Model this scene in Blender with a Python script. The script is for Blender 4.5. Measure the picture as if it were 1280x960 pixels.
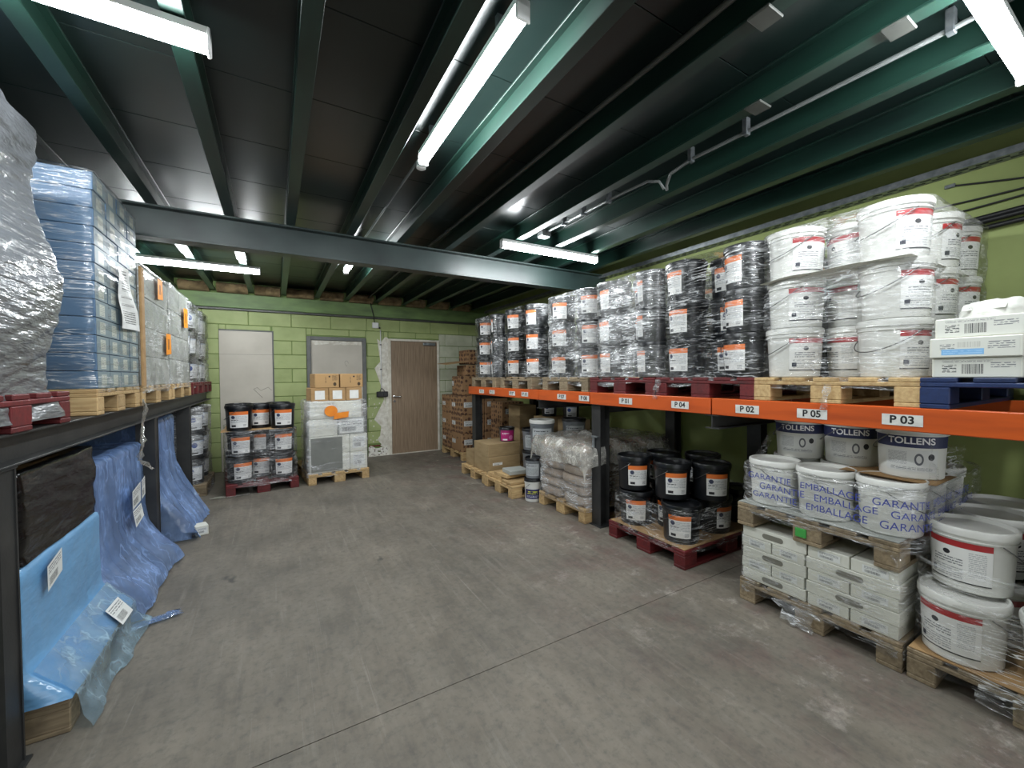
import bpy, math, random
from mathutils import Vector, noise, Matrix
random.seed(7)
S = bpy.context.scene
C = S.collection
for o in list(bpy.data.objects): bpy.data.objects.remove(o)

# ------------------------------------------------------------------ camera
H = 1.47
cam_d = bpy.data.cameras.new('camera'); cam = bpy.data.objects.new('camera', cam_d); C.objects.link(cam)
cam_d.sensor_fit = 'HORIZONTAL'; cam_d.sensor_width = 36; cam_d.lens = 507.5 / 1280 * 36
cam_d.clip_start = 0.02; cam_d.clip_end = 60
yaw, pitch, roll = math.radians(30.26), math.radians(1.23), math.radians(-0.44)
f = Vector((math.sin(yaw) * math.cos(pitch), math.cos(yaw) * math.cos(pitch), -math.sin(pitch)))
rt = Vector((math.cos(yaw), -math.sin(yaw), 0)); up = rt.cross(f)
r2 = math.cos(roll) * rt + math.sin(roll) * up; u2 = -math.sin(roll) * rt + math.cos(roll) * up
M = Matrix((r2, u2, -f)).transposed().to_4x4(); M.translation = (0, 0, H)
cam.matrix_world = M
S.camera = cam
# ------------------------------------------------------------------ world, exposure
w = bpy.data.worlds.new('world'); S.world = w; w.use_nodes = True
w.node_tree.nodes['Background'].inputs[0].default_value = (0.92, 0.96, 1.0, 1)
w.node_tree.nodes['Background'].inputs[1].default_value = 0.8
S.view_settings.view_transform = 'Standard'; S.view_settings.look = 'None'
S.view_settings.gamma = 1; S.view_settings.use_curve_mapping = False
S.view_settings.exposure = 1.02
S.cycles.transparent_max_bounces = 32
S.cycles.max_bounces = 8
LAMP = 62.0

# ------------------------------------------------------------------ materials
def nt(m):
    m.use_nodes = True; t = m.node_tree; t.nodes.clear(); return t
class N:
    """tiny node helper"""
    def __init__(s, name):
        s.m = bpy.data.materials.new(name); s.t = nt(s.m); s.out = s.n('ShaderNodeOutputMaterial')
    def n(s, typ, **kw):
        x = s.t.nodes.new(typ)
        for k, v in kw.items(): setattr(x, k, v)
        return x
    def l(s, a, b): s.t.links.new(a, b)
    def val(s, sock, v):
        if hasattr(v, 'is_output') or isinstance(v, bpy.types.NodeSocket): s.l(v, sock)
        else: sock.default_value = v
    def math(s, op, a, b=0.0, clamp=False):
        x = s.n('ShaderNodeMath', operation=op, use_clamp=clamp); s.val(x.inputs[0], a); s.val(x.inputs[1], b); return x.outputs[0]
    def mixc(s, fac, a, b, mode='MIX'):
        x = s.n('ShaderNodeMix', data_type='RGBA', blend_type=mode)
        s.val(x.inputs[0], fac); s.val(x.inputs[6], col(a)); s.val(x.inputs[7], col(b)); return x.outputs[2]
    def coord(s, kind='Object', scale=(1, 1, 1), rnd=True, rot=(0, 0, 0)):
        tc = s.n('ShaderNodeTexCoord'); mp = s.n('ShaderNodeMapping'); mp.inputs['Scale'].default_value = scale
        mp.inputs['Rotation'].default_value = rot
        s.l(tc.outputs[kind], mp.inputs['Vector'])
        if rnd:
            oi = s.n('ShaderNodeObjectInfo'); k = s.math('MULTIPLY', oi.outputs['Random'], 37.0)
            cb = s.n('ShaderNodeCombineXYZ'); s.l(k, cb.inputs[0]); s.l(k, cb.inputs[1]); s.l(cb.outputs[0], mp.inputs['Location'])
        return mp.outputs[0]
    def noise(s, vec, scale, detail=4, rough=.55):
        x = s.n('ShaderNodeTexNoise'); x.inputs['Scale'].default_value = scale; x.inputs['Detail'].default_value = detail
        x.inputs['Roughness'].default_value = rough; s.l(vec, x.inputs['Vector']); return x.outputs['Fac']
    def ramp(s, fac, lo, hi, a=0.0, b=1.0):
        x = s.n('ShaderNodeMapRange'); s.l(fac, x.inputs[0]); x.inputs[1].default_value = lo; x.inputs[2].default_value = hi
        x.inputs[3].default_value = a; x.inputs[4].default_value = b; return x.outputs[0]
    def bump(s, h, strength=.3, dist=.01):
        x = s.n('ShaderNodeBump'); x.inputs['Strength'].default_value = strength; x.inputs['Distance'].default_value = dist
        s.l(h, x.inputs['Height']); return x.outputs[0]
    def pbr(s, color, rough=.5, metal=0.0, normal=None, spec=None, connect=True, coat=0.0):
        b = s.n('ShaderNodeBsdfPrincipled'); s.val(b.inputs['Base Color'], col(color)); s.val(b.inputs['Roughness'], rough)
        s.val(b.inputs['Metallic'], metal)
        if spec is not None: b.inputs['Specular IOR Level'].default_value = spec
        if coat: b.inputs['Coat Weight'].default_value = coat
        if normal: s.l(normal, b.inputs['Normal'])
        if connect: s.l(b.outputs[0], s.out.inputs[0])
        return b.outputs[0]
def lin(c): return c / 12.92 if c <= .04045 else ((c + .055) / 1.055) ** 2.4
def rgb(r, g, b): return (lin(r / 255), lin(g / 255), lin(b / 255), 1)
def col(c):
    if isinstance(c, (tuple, list)) and len(c) == 3: return (*c, 1)
    return c
MT = {}
def simple(name, c1, c2=None, rough=.5, metal=0, scale=6, lo=.35, hi=.7, stretch=(1, 1, 1), bump=0, bscale=60, spec=None, rnd=True, detail=5, coat=0):
    k = N(name); v = k.coord('Object', stretch, rnd)
    color = c1 if c2 is None else k.mixc(k.ramp(k.noise(v, scale, detail), lo, hi), c1, c2)
    nm = k.bump(k.noise(v, bscale, 3), bump, .004) if bump else None
    k.pbr(color, rough, metal, nm, spec, coat=coat); MT[name] = k.m; return k.m

simple('black_plastic', rgb(15, 17, 20), rgb(26, 28, 32), .32, scale=5, spec=.5)
simple('white_plastic', rgb(216, 216, 211), rgb(200, 200, 196), .38, scale=4)
simple('grey_plastic', rgb(120, 124, 128), rgb(98, 102, 108), .4, scale=4)
simple('wire', rgb(120, 120, 120), None, .3, .9)
simple('steel_black', rgb(46, 47, 48), rgb(64, 64, 63), .5, .3, scale=5, bump=.15, rnd=False)
simple('steel_grey', rgb(84, 86, 82), rgb(60, 62, 60), .5, .3, scale=5, rnd=False)
simple('orange_paint', rgb(196, 84, 26), rgb(150, 58, 18), .42, scale=4, lo=.45, hi=.8, stretch=(1, .4, 3), rnd=False)
simple('galvanised', rgb(150, 155, 158), rgb(110, 116, 120), .35, .7, scale=20, rnd=False)
simple('tag_white', rgb(214, 214, 210), rgb(190, 190, 186), .5, scale=20)
simple('ink_black', rgb(22, 22, 24), None, .6)
simple('ink_white', rgb(235, 235, 238), None, .5)
simple('lamp_body', rgb(225, 226, 226), None, .45)
simple('deck_green', rgb(22, 34, 32), rgb(13, 22, 21), .3, scale=2.2, lo=.3, hi=.75, bump=.06, bscale=9, rnd=False)
simple('joist_green', rgb(24, 52, 43), rgb(16, 31, 28), .36, scale=5, stretch=(1, .25, 1), bump=.06, bscale=14, rnd=False)
simple('beam_green', rgb(44, 58, 56), rgb(30, 42, 42), .38, scale=3, bump=.05, bscale=16, rnd=False)
simple('wallbeam_green', rgb(112, 138, 84), rgb(80, 100, 64), .55, scale=3, stretch=(1, 1, 3), rnd=False)
simple('block_green', rgb(160, 172, 116), rgb(140, 154, 98), .6, scale=4, lo=.4, hi=.75, bump=.25, bscale=55)
simple('block_pale', rgb(196, 198, 178), rgb(170, 174, 150), .7, scale=4, bump=.25, bscale=55)
simple('joint_green', rgb(112, 134, 76), None, .8)
simple('wall_green', rgb(150, 162, 100), rgb(130, 142, 84), .65, scale=1.6, bump=.15, bscale=30, rnd=False)
simple('panel_beige', rgb(190, 184, 172), rgb(176, 170, 158), .6, scale=2.5, rnd=False)
simple('frame_grey', rgb(104, 106, 104), rgb(84, 86, 84), .5, scale=6, rnd=False)
simple('frame_white', rgb(216, 212, 200), rgb(190, 184, 168), .55, scale=9, rnd=False)
simple('plaster', rgb(226, 224, 214), rgb(190, 184, 170), .85, scale=14, bump=.6, bscale=40)
simple('rubble', rgb(226, 224, 216), rgb(96, 70, 62), .9, scale=26, lo=.5, hi=.62, bump=.9, bscale=30)
simple('redbrick', rgb(120, 60, 50), rgb(90, 46, 40), .85, scale=20)
simple('insulation', rgb(142, 122, 88), rgb(84, 70, 48), .95, scale=9, bump=1, bscale=25)
simple('dark_fitting', rgb(36, 36, 38), None, .45)
simple('cable_black', rgb(22, 22, 24), None, .5)
simple('conduit_grey', rgb(120, 124, 124), None, .4, .2)
simple('chrome', rgb(190, 190, 192), None, .2, 1)
simple('paper', rgb(232, 232, 228), rgb(216, 216, 212), .7, scale=14)
simple('cardboard', rgb(176, 142, 98), rgb(158, 124, 82), .8, scale=5, stretch=(1, 1, 4))
simple('cardboard_olive', rgb(160, 138, 102), rgb(140, 118, 84), .8, scale=5, stretch=(1, 1, 4))
simple('carton_white', rgb(220, 220, 210), rgb(206, 206, 196), .6, scale=4)
simple('carton_grey', rgb(168, 170, 164), rgb(146, 150, 146), .6, scale=3)
simple('carton_blue', rgb(86, 112, 138), rgb(72, 98, 126), .5, scale=3)
simple('sack_paper', rgb(172, 156, 140), rgb(140, 124, 110), .75, scale=6, bump=.4, bscale=18)
simple('orange_sticker', rgb(240, 146, 30), rgb(228, 122, 20), .55, scale=10)
simple('black_wrap', rgb(7, 7, 8), rgb(13, 13, 14), .2, scale=9, stretch=(1, 1.4, 5), bump=1, bscale=9)
simple('slot_dark', rgb(120, 118, 108), None, .8)
simple('red_ink', rgb(190, 60, 50), None, .6)
simple('blue_ink', rgb(58, 70, 150), None, .5)
simple('magenta', rgb(176, 32, 112), rgb(150, 24, 96), .45, scale=6)
simple('navy', rgb(34, 38, 76), None, .45)
simple('smoke_grey', rgb(70, 74, 78), rgb(52, 56, 60), .4, scale=6)
simple('sheet_grey', rgb(126, 128, 122), rgb(108, 110, 106), .6, scale=4)
simple('joint_dark', rgb(48, 46, 44), None, .9)
simple('green_spot', rgb(60, 150, 66), None, .7)

def wood(name, a, b, c, rough=.75):
    k = N(name); v = k.coord('Object', (1, 1, 1)); oi = k.n('ShaderNodeObjectInfo')
    g = k.noise(k.coord('Object', (3, 26, 26)), 2.0, 6)
    base = k.mixc(k.ramp(g, .35, .68), a, b)
    dirt = k.ramp(k.noise(v, 5, 5), .55, .78)
    base = k.mixc(k.math('MULTIPLY', dirt, .8), base, c)
    vv = k.ramp(oi.outputs['Random'], 0, 1, .78, 1.12)
    hs = k.n('ShaderNodeHueSaturation'); k.l(base, hs.inputs['Color']); k.l(vv, hs.inputs['Value'])
    k.pbr(hs.outputs[0], rough, 0, k.bump(g, .3, .003)); MT[name] = k.m
wood('wood', rgb(196, 168, 122), rgb(168, 136, 92), rgb(116, 92, 66))
wood('wood_old', rgb(150, 134, 108), rgb(116, 100, 78), rgb(82, 70, 56))
wood('wood_red', rgb(106, 28, 30), rgb(84, 20, 24), rgb(58, 24, 24), .6)
wood('wood_blue', rgb(22, 44, 90), rgb(16, 34, 74), rgb(60, 76, 108), .5)

# laminate door
k = N('laminate'); v = k.coord('Object', (1, 1, 1), False)
g = k.noise(k.coord('Object', (22, 22, .8), False), 3.0, 6)
k.pbr(k.mixc(k.ramp(g, .3, .72), rgb(150, 130, 106), rgb(104, 84, 66)), .5); MT['laminate'] = k.m

# concrete floor
k = N('concrete')
v = k.coord('Object', (1, 1, 1), False)
n1 = k.noise(v, 1.1, 8, .62); n2 = k.noise(v, 9, 6, .6)
st = k.noise(k.coord('Object', (7, .8, 1), False, (0, 0, .5)), 2.2, 6, .6)
st2 = k.noise(k.coord('Object', (9, .7, 1), False, (0, 0, -.35)), 1.7, 6, .65)
c = k.mixc(k.ramp(n1, .3, .72), rgb(126, 118, 106), rgb(86, 82, 75))
c = k.mixc(k.math('MULTIPLY', k.ramp(st, .5, .8), .55), c, rgb(82, 79, 75))
c = k.mixc(k.math('MULTIPLY', k.ramp(st2, .58, .82), .6), c, rgb(150, 146, 136))
c = k.mixc(k.math('MULTIPLY', k.ramp(n2, .55, .8), .4), c, rgb(140, 136, 128))
# reddish pigment dust that was spilled along the right-hand rack, pale dust beside it
tc = k.n('ShaderNodeTexCoord'); sp = k.n('ShaderNodeSeparateXYZ'); k.l(tc.outputs['Object'], sp.inputs[0])
side = k.ramp(sp.outputs[0], 1.2, 2.5); n3 = k.noise(v, 2.3, 7, .7)
c = k.mixc(k.math('MULTIPLY', k.math('MULTIPLY', side, k.ramp(n3, .48, .66)), .6), c, rgb(96, 62, 62))
n4 = k.noise(v, 4.1, 8, .75)
c = k.mixc(k.math('MULTIPLY', k.math('MULTIPLY', side, k.ramp(n4, .56, .7)), .7), c, rgb(188, 180, 172))
n8 = k.noise(k.coord('Object', (1.6, .7, 1), False, (0, 0, .5)), 3.4, 9, .72)
c = k.mixc(k.math('MULTIPLY', k.ramp(n8, .42, .7), .32), c, rgb(150, 144, 132))
c = k.mixc(k.math('MULTIPLY', k.ramp(n8, .46, .28), .32), c, rgb(80, 76, 70))
n6 = k.noise(k.coord('Object', (30, .6, 1), False, (0, 0, .62)), 1.4, 4, .6); n7 = k.noise(v, 26, 6, .7)
c = k.mixc(k.math('MULTIPLY', k.ramp(n6, .62, .74), .26), c, rgb(168, 164, 154))
c = k.mixc(k.math('MULTIPLY', k.ramp(n7, .48, .7), .6), c, rgb(84, 82, 78))
n5 = k.noise(k.coord('Object', (2.2, 1, 1), False, (0, 0, .9)), 2.6, 3, .5)
c = k.mixc(k.math('MULTIPLY', k.ramp(n5, .69, .76), .75), c, rgb(58, 58, 58))
k.pbr(c, k.ramp(n2, .3, .8, .5, .72), 0, k.bump(n2, .18, .004), spec=.35); MT['concrete'] = k.m

# brown cartons printed all over with darker blots
k = N('carton_dotted'); v = k.coord('Object', (1, 1, 1))
vo = k.n('ShaderNodeTexVoronoi'); vo.inputs['Scale'].default_value = 13; vo.inputs['Randomness'].default_value = .35; k.l(v, vo.inputs['Vector'])
k.pbr(k.mixc(k.ramp(vo.outputs['Distance'], .34, .42), rgb(84, 56, 42), rgb(150, 116, 82)), .8); MT['carton_dotted'] = k.m

# film: thin plastic, mostly see-through, glossy; glints along its creases are painted in as fine white lines
def film(name, tint, base, crease_glint, cloud=.1, gloss=.05, stretch=(1.2, 1.2, 14), scale=3.0, rough=.12, bump=.35, trans=(1, 1, 1, 1), tilt=.35, width=.03):
    k = N(name)
    n1 = k.noise(k.coord('Object', stretch), scale, 3, .5)
    n2 = k.noise(k.coord('Object', (stretch[0] * 1.3, stretch[1] * 1.3, stretch[2] * .8), True, (tilt, tilt, 0)), scale * 1.3, 3, .5)
    iso = k.noise(k.coord('Object', (1, 1, 1)), 5.0, 4, .6); iso2 = k.noise(k.coord('Object', (1.3, 1.3, 1.3)), 3.3, 3, .6)
    def line(n, w): return k.ramp(k.math('ABSOLUTE', k.math('SUBTRACT', n, .5)), 0, w, 1, 0)
    cr = k.math('ADD', k.math('MULTIPLY', line(n1, width), k.ramp(iso, .42, .62)), k.math('MULTIPLY', line(n2, width), k.ramp(iso2, .46, .64)), True)
    veil = k.math('ADD', k.math('ADD', k.math('MULTIPLY', cr, crease_glint), base), k.math('MULTIPLY', k.ramp(iso2, .4, .7), cloud), True)
    nm = k.bump(k.math('ADD', n1, k.math('ADD', n2, k.math('MULTIPLY', iso, .8))), bump, .02)
    tr = k.n('ShaderNodeBsdfTransparent'); tr.inputs[0].default_value = trans
    di = k.pbr(tint, .4, 0, nm, connect=False)
    m1 = k.n('ShaderNodeMixShader'); k.l(veil, m1.inputs[0]); k.l(tr.outputs[0], m1.inputs[1]); k.l(di, m1.inputs[2])
    gl = k.n('ShaderNodeBsdfGlossy'); gl.inputs['Roughness'].default_value = rough; k.l(nm, gl.inputs['Normal'])
    lw = k.n('ShaderNodeLayerWeight'); lw.inputs['Blend'].default_value = .2; k.l(nm, lw.inputs['Normal'])
    fac = k.math('ADD', k.math('MULTIPLY', lw.outputs['Fresnel'], .4), gloss)
    m2 = k.n('ShaderNodeMixShader'); k.l(fac, m2.inputs[0]); k.l(m1.outputs[0], m2.inputs[1]); k.l(gl.outputs[0], m2.inputs[2])
    k.l(m2.outputs[0], k.out.inputs[0]); MT[name] = k.m
WHT = rgb(236, 238, 240)
film('film_clear', WHT, .0, .55, .05, .03)
film('film_veil', WHT, .03, .75, .22, .04)
film('film_loose', rgb(226, 224, 216), .25, .6, .4, .05, stretch=(4, 4, 4), scale=3)
film('film_grey', rgb(104, 107, 111), .93, .1, .07, .09, stretch=(1.0, 1.6, 11), scale=2.4, rough=.18, bump=.9, tilt=.5)
film('film_blue', rgb(138, 170, 224), .40, .45, .3, .06, stretch=(3, 3, 1.4), scale=2.4, trans=(.68, .82, 1, 1), bump=.6)
film('film_lightblue', rgb(112, 166, 212), .94, .1, .05, .05, stretch=(2, 2, 6), scale=2, rough=.16)
film('film_paleblue', rgb(164, 194, 212), .25, .5, .3, .06, stretch=(3, 3, 3), scale=2, trans=(.8, .92, 1, 1))

# printed labels: rectangles in UV space over a base colour; kind 't' = lines of small print
def printed(name, base, rects, rough=.5):
    k = N(name); tc = k.n('ShaderNodeTexCoord'); sp = k.n('ShaderNodeSeparateXYZ'); k.l(tc.outputs['UV'], sp.inputs[0])
    u, v = sp.outputs[0], sp.outputs[1]; c = base
    for r in rects:
        u0, u1, v0, v1, cc = r[:5]
        m = k.math('MULTIPLY', k.math('MULTIPLY', k.math('GREATER_THAN', u, u0), k.math('LESS_THAN', u, u1)),
                   k.math('MULTIPLY', k.math('GREATER_THAN', v, v0), k.math('LESS_THAN', v, v1)))
        if len(r) > 5:
            mode, freq = r[5]
            if mode == 't':
                line = k.math('GREATER_THAN', k.math('FRACT', k.math('MULTIPLY', v, freq)), .5)
                nz = k.noise(k.coord('UV', (freq * 1.3, freq * .5, 1), False), 2.0, 2)
                m = k.math('MULTIPLY', m, k.math('MULTIPLY', line, k.math('GREATER_THAN', nz, .44)))
            elif mode == 'b':
                nz = k.noise(k.coord('UV', (freq, .01, 1), False), 4.0, 1)
                m = k.math('MULTIPLY', m, k.math('GREATER_THAN', nz, .5))
            elif mode == 'o':
                cx, cy = (u0 + u1) / 2, (v0 + v1) / 2; ru, rv = (u1 - u0) / 2, (v1 - v0) / 2
                a = k.math('DIVIDE', k.math('SUBTRACT', u, cx), ru); b = k.math('DIVIDE', k.math('SUBTRACT', v, cy), rv)
                m = k.math('LESS_THAN', k.math('ADD', k.math('MULTIPLY', a, a), k.math('MULTIPLY', b, b)), 1.0)
        c = k.mixc(m, c, cc)
    k.pbr(c, rough); MT[name] = k.m
INK, GREY = rgb(30, 30, 36), rgb(120, 122, 126)
printed('blue_end', rgb(126, 142, 148), [(.3, .72, .12, .82, rgb(196, 200, 190)), (.33, .7, .16, .78, rgb(150, 156, 152), ('t', 9))])
printed('label_orange', rgb(222, 222, 220), [(0, 1, .79, 1, rgb(226, 118, 52)), (.06, .94, .3, .72, rgb(170, 172, 176), ('t', 14)), (.1, .3, .56, .76, rgb(52, 58, 84), ('o', 0)), (.08, .45, .42, .5, INK, ('t', 12)), (.1, .34, .06, .18, INK), (.72, .9, .06, .22, GREY, ('t', 20))])
printed('label_red', rgb(226, 226, 224), [(0, 1, .85, 1, rgb(166, 40, 44)), (0, 1, 0, .03, INK), (.3, .42, .62, .74, INK, ('o', 0)), (.12, .6, .4, .58, GREY, ('t', 16)), (.08, .6, .08, .36, rgb(160, 162, 164), ('t', 18)), (.68, .92, .2, .78, rgb(176, 178, 180), ('t', 22)), (.06, .16, .12, .24, rgb(40, 44, 60))])
printed('label_blue', rgb(224, 226, 228), [(0, 1, .9, 1, rgb(180, 190, 206)), (.1, .44, .5, .86, rgb(40, 70, 140), ('o', 0)), (.1, .9, .08, .44, rgb(150, 154, 162), ('t', 12)), (.12, .5, .08, .18, INK)])
printed('label_box', rgb(222, 224, 222), [(.08, .92, .55, .9, GREY, ('t', 9)), (.1, .7, .12, .45, INK, ('b', 30))])
printed('label_navyband', rgb(40, 46, 84), [])
printed('label_fine', rgb(206, 207, 206), [(.05, .42, .3, .9, rgb(150, 152, 156), ('t', 20)), (.55, .72, .3, .85, rgb(90, 92, 100), ('o', 0)), (.585, .685, .4, .75, rgb(206, 207, 206), ('o', 0)), (.8, .93, .55, .85, INK, ('o', 0)), (.1, .9, .06, .2, GREY, ('t', 14))])
printed('label_magenta', rgb(176, 34, 112), [(.12, .6, .62, .74, rgb(240, 230, 238), ('t', 7)), (.12, .4, .5, .56, rgb(230, 200, 220), ('t', 14)), (.6, .9, .1, .5, rgb(210, 120, 170), ('o', 0)), (.15, .5, .05, .18, rgb(226, 226, 230))])
printed('label_grey', rgb(180, 184, 186), [(.1, .8, .74, .9, rgb(60, 62, 66), ('t', 8)), (.08, .9, .1, .66, rgb(110, 114, 118), ('t', 16))])
printed('label_navy', rgb(44, 42, 92), [(.16, .84, .52, .84, rgb(216, 220, 60), ('t', 5)), (.1, .9, .1, .4, rgb(190, 190, 210), ('t', 9))])
printed('sheet_print', rgb(230, 231, 230), [(.18, .82, .8, .95, INK, ('t', 22)), (.18, .86, .62, .78, INK, ('t', 24)), (.15, .8, .5, .54, INK, ('t', 40)), (.15, .8, .38, .42, INK, ('t', 40)), (.15, .85, .08, .3, INK, ('t', 26))])
printed('box_print', rgb(204, 205, 198), [(.1, .28, .2, .68, INK, ('t', 10)), (.34, .6, .16, .7, INK, ('b', 26)), (.68, .95, .45, .8, GREY, ('t', 9)), (.1, .7, .8, .92, GREY, ('t', 16))], .6)
printed('box_print_blue', rgb(204, 205, 198), [(.1, .28, .35, .7, GREY, ('t', 10)), (.12, .62, .1, .42, rgb(120, 170, 215)), (.14, .6, .15, .38, rgb(150, 190, 224), ('t', 9)), (.3, .58, .5, .8, rgb(180, 180, 174), ('b', 20)), (.66, .95, .4, .8, GREY, ('t', 9))], .6)
printed('carton_print', rgb(178, 142, 96), [(.42, .46, .35, .8, INK, ('t', 10)), (.56, .64, .75, .88, INK, ('o', 0)), (.72, .95, .5, .92, rgb(70, 56, 40), ('t', 14)), (.76, .9, .1, .38, rgb(70, 56, 40), ('o', 0))], .8)
printed('orange_note', rgb(238, 146, 30), [(.35, .45, .25, .75, rgb(70, 40, 10)), (.55, .65, .25, .75, rgb(70, 40, 10))], .6)
printed('blue_print_film', rgb(200, 204, 216), [(0, 1, 0, 1, rgb(40, 56, 150), ('t', 3))])

def emis(name, c, s):
    k = N(name); e = k.n('ShaderNodeEmission'); e.inputs[0].default_value = c; e.inputs[1].default_value = s
    k.l(e.outputs[0], k.out.inputs[0]); MT[name] = k.m
emis('led', (.93, .98, 1.0, 1), LAMP)

# ------------------------------------------------------------------ mesh helpers
class G:
    """collects geometry for one mesh"""
    def __init__(s): s.v = []; s.f = []; s.uv = {}
    def add(s, vs, fs, uvs=None):
        b = len(s.v); s.v += [tuple(p) for p in vs]
        for i, q in enumerate(fs):
            if uvs is not None: s.uv[len(s.f)] = uvs[i]
            s.f.append(tuple(b + j for j in q))
        return s
    def box(s, x0, x1, y0, y1, z0, z1, c=0.0):
        if c <= 0:
            vs = [(x, y, z) for x in (x0, x1) for y in (y0, y1) for z in (z0, z1)]
            return s.add(vs, [(0, 1, 3, 2), (4, 6, 7, 5), (0, 4, 5, 1), (2, 3, 7, 6), (0, 2, 6, 4), (1, 5, 7, 3)])
        c = min(c, (x1 - x0) * .45, (y1 - y0) * .45, (z1 - z0) * .45)
        X, Y, Z = (x0, x1), (y0, y1), (z0, z1); vs = []; ix = {}
        for i in (0, 1):
            for j in (0, 1):
                for l in (0, 1):
                    sx, sy, sz = c * (1 - 2 * i), c * (1 - 2 * j), c * (1 - 2 * l)
                    for a, d in enumerate(((0, sy, sz), (sx, 0, sz), (sx, sy, 0))):
                        ix[i, j, l, a] = len(vs); vs.append((X[i] + d[0], Y[j] + d[1], Z[l] + d[2]))
        fs = []
        for i in (0, 1):
            o = [(0, 0), (0, 1), (1, 1), (1, 0)]
            if i == 1: o = o[::-1]
            fs.append(tuple(ix[i, a, b, 0] for a, b in o))
            fs.append(tuple(ix[a, i, b, 1] for a, b in o[::-1]))
            fs.append(tuple(ix[a, b, i, 2] for a, b in o))
        for a in (0, 1):
            for b in (0, 1):
                q = (ix[a, b, 0, 0], ix[a, b, 1, 0], ix[a, b, 1, 1], ix[a, b, 0, 1]); fs.append(q if a == b else q[::-1])
                q = (ix[a, 0, b, 0], ix[a, 0, b, 2], ix[a, 1, b, 2], ix[a, 1, b, 0]); fs.append(q if a == b else q[::-1])
                q = (ix[0, a, b, 1], ix[1, a, b, 1], ix[1, a, b, 2], ix[0, a, b, 2]); fs.append(q if a == b else q[::-1])
                for l in (0, 1):
                    q = (ix[a, b, l, 0], ix[a, b, l, 1], ix[a, b, l, 2]); fs.append(q if (a + b + l) % 2 else q[::-1])
        return s.add(vs, fs)
    def lathe(s, prof, n=28, cx=0, cy=0):
        vs = []; fs = []
        for r, z in prof:
            for i in range(n):
                a = 2 * math.pi * i / n; vs.append((cx + r * math.cos(a), cy + r * math.sin(a), z))
        for j in range(len(prof) - 1):
            for i in range(n):
                i2 = (i + 1) % n; fs.append((j * n + i, j * n + i2, (j + 1) * n + i2, (j + 1) * n + i))
        fs.append(tuple(range(n))[::-1]); fs.append(tuple((len(prof) - 1) * n + i for i in range(n)))
        return s.add(vs, fs)
    def tube(s, pts, r, n=6):
        pts = [Vector(p) for p in pts]; vs = []; fs = []
        for i, p in enumerate(pts):
            t = (pts[min(i + 1, len(pts) - 1)] - pts[max(i - 1, 0)]).normalized()
            a = t.cross(Vector((0, 0, 1)));
            if a.length < .05: a = t.cross(Vector((0, 1, 0)))
            a.normalize(); b = t.cross(a)
            for k in range(n):
                an = 2 * math.pi * k / n; vs.append(p + r * (math.cos(an) * a + math.sin(an) * b))
        for i in range(len(pts) - 1):
            for k in range(n): fs.append((i * n + k, (i + 1) * n + k, (i + 1) * n + (k + 1) % n, i * n + (k + 1) % n))
        fs.append(tuple(range(n))); fs.append(tuple((len(pts) - 1) * n + k for k in range(n))[::-1])
        return s.add(vs, fs)
    def grid(s, rows, wrap=False, uv=False):
        m, n = len(rows), len(rows[0]); vs = [p for r in rows for p in r]; fs = []; us = []
        for j in range(m - 1):
            for i in range(n if wrap else n - 1):
                i2 = (i + 1) % n; fs.append((j * n + i, j * n + i2, (j + 1) * n + i2, (j + 1) * n + i))
                us.append([(i / (n - 1), j / (m - 1)), ((i + 1) / (n - 1), j / (m - 1)), ((i + 1) / (n - 1), (j + 1) / (m - 1)), (i / (n - 1), (j + 1) / (m - 1))])
        return s.add(vs, fs, us if uv else None)
    def patch(s, r0, r1, z0, z1, a0, a1, n=8):
        """curved label on a pail: u runs left to right as seen from outside"""
        rows = []
        for z, r in ((z0, r0), (z1, r1)):
            rows.append([(r * math.cos(a0 + (a1 - a0) * i / n), r * math.sin(a0 + (a1 - a0) * i / n), z) for i in range(n + 1)])
        return s.grid(rows, False, True)
    def mesh(s, name, mat, smooth=None):
        me = bpy.data.meshes.new(name); me.from_pydata(s.v, [], s.f)
        if s.uv:
            ul = me.uv_layers.new(name='UVMap')
            for p in me.polygons:
                if p.index in s.uv:
                    for li, u in zip(p.loop_indices, s.uv[p.index]): ul.data[li].uv = u
        me.materials.append(MT[mat] if isinstance(mat, str) else mat)
        if smooth is not None:
            me.shade_smooth()
            if smooth < 180: me.set_sharp_from_angle(angle=math.radians(smooth))
        me.update(); return me
def ob(name, me, parent=None, loc=(0, 0, 0), rz=0, rot=None, scale=None):
    o = bpy.data.objects.new(name, me); C.objects.link(o)
    o.location = loc; o.rotation_euler = rot if rot else (0, 0, rz)
    if scale: o.scale = scale
    if parent: o.parent = parent
    return o
def tag(o, label, cat, group=None, kind=None):
    if label: o['label'] = label
    if cat: o['category'] = cat
    if group: o['group'] = group
    if kind: o['kind'] = kind
    return o
def thing(name, label, cat, loc=(0, 0, 0), rz=0, group=None):
    return tag(ob(name, None, None, loc, rz), label, cat, group)
def struct(name, me, parent=None, loc=(0, 0, 0)):
    o = ob(name, me, parent, loc)
    if not parent: o['kind'] = 'structure'
    return o
def quad_uv(mat, name, p00, p10, p11, p01):
    return G().add([p00, p10, p11, p01], [(0, 1, 2, 3)], [[(0, 0), (1, 0), (1, 1), (0, 1)]]).mesh(name, mat)
_txt = {}
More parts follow.
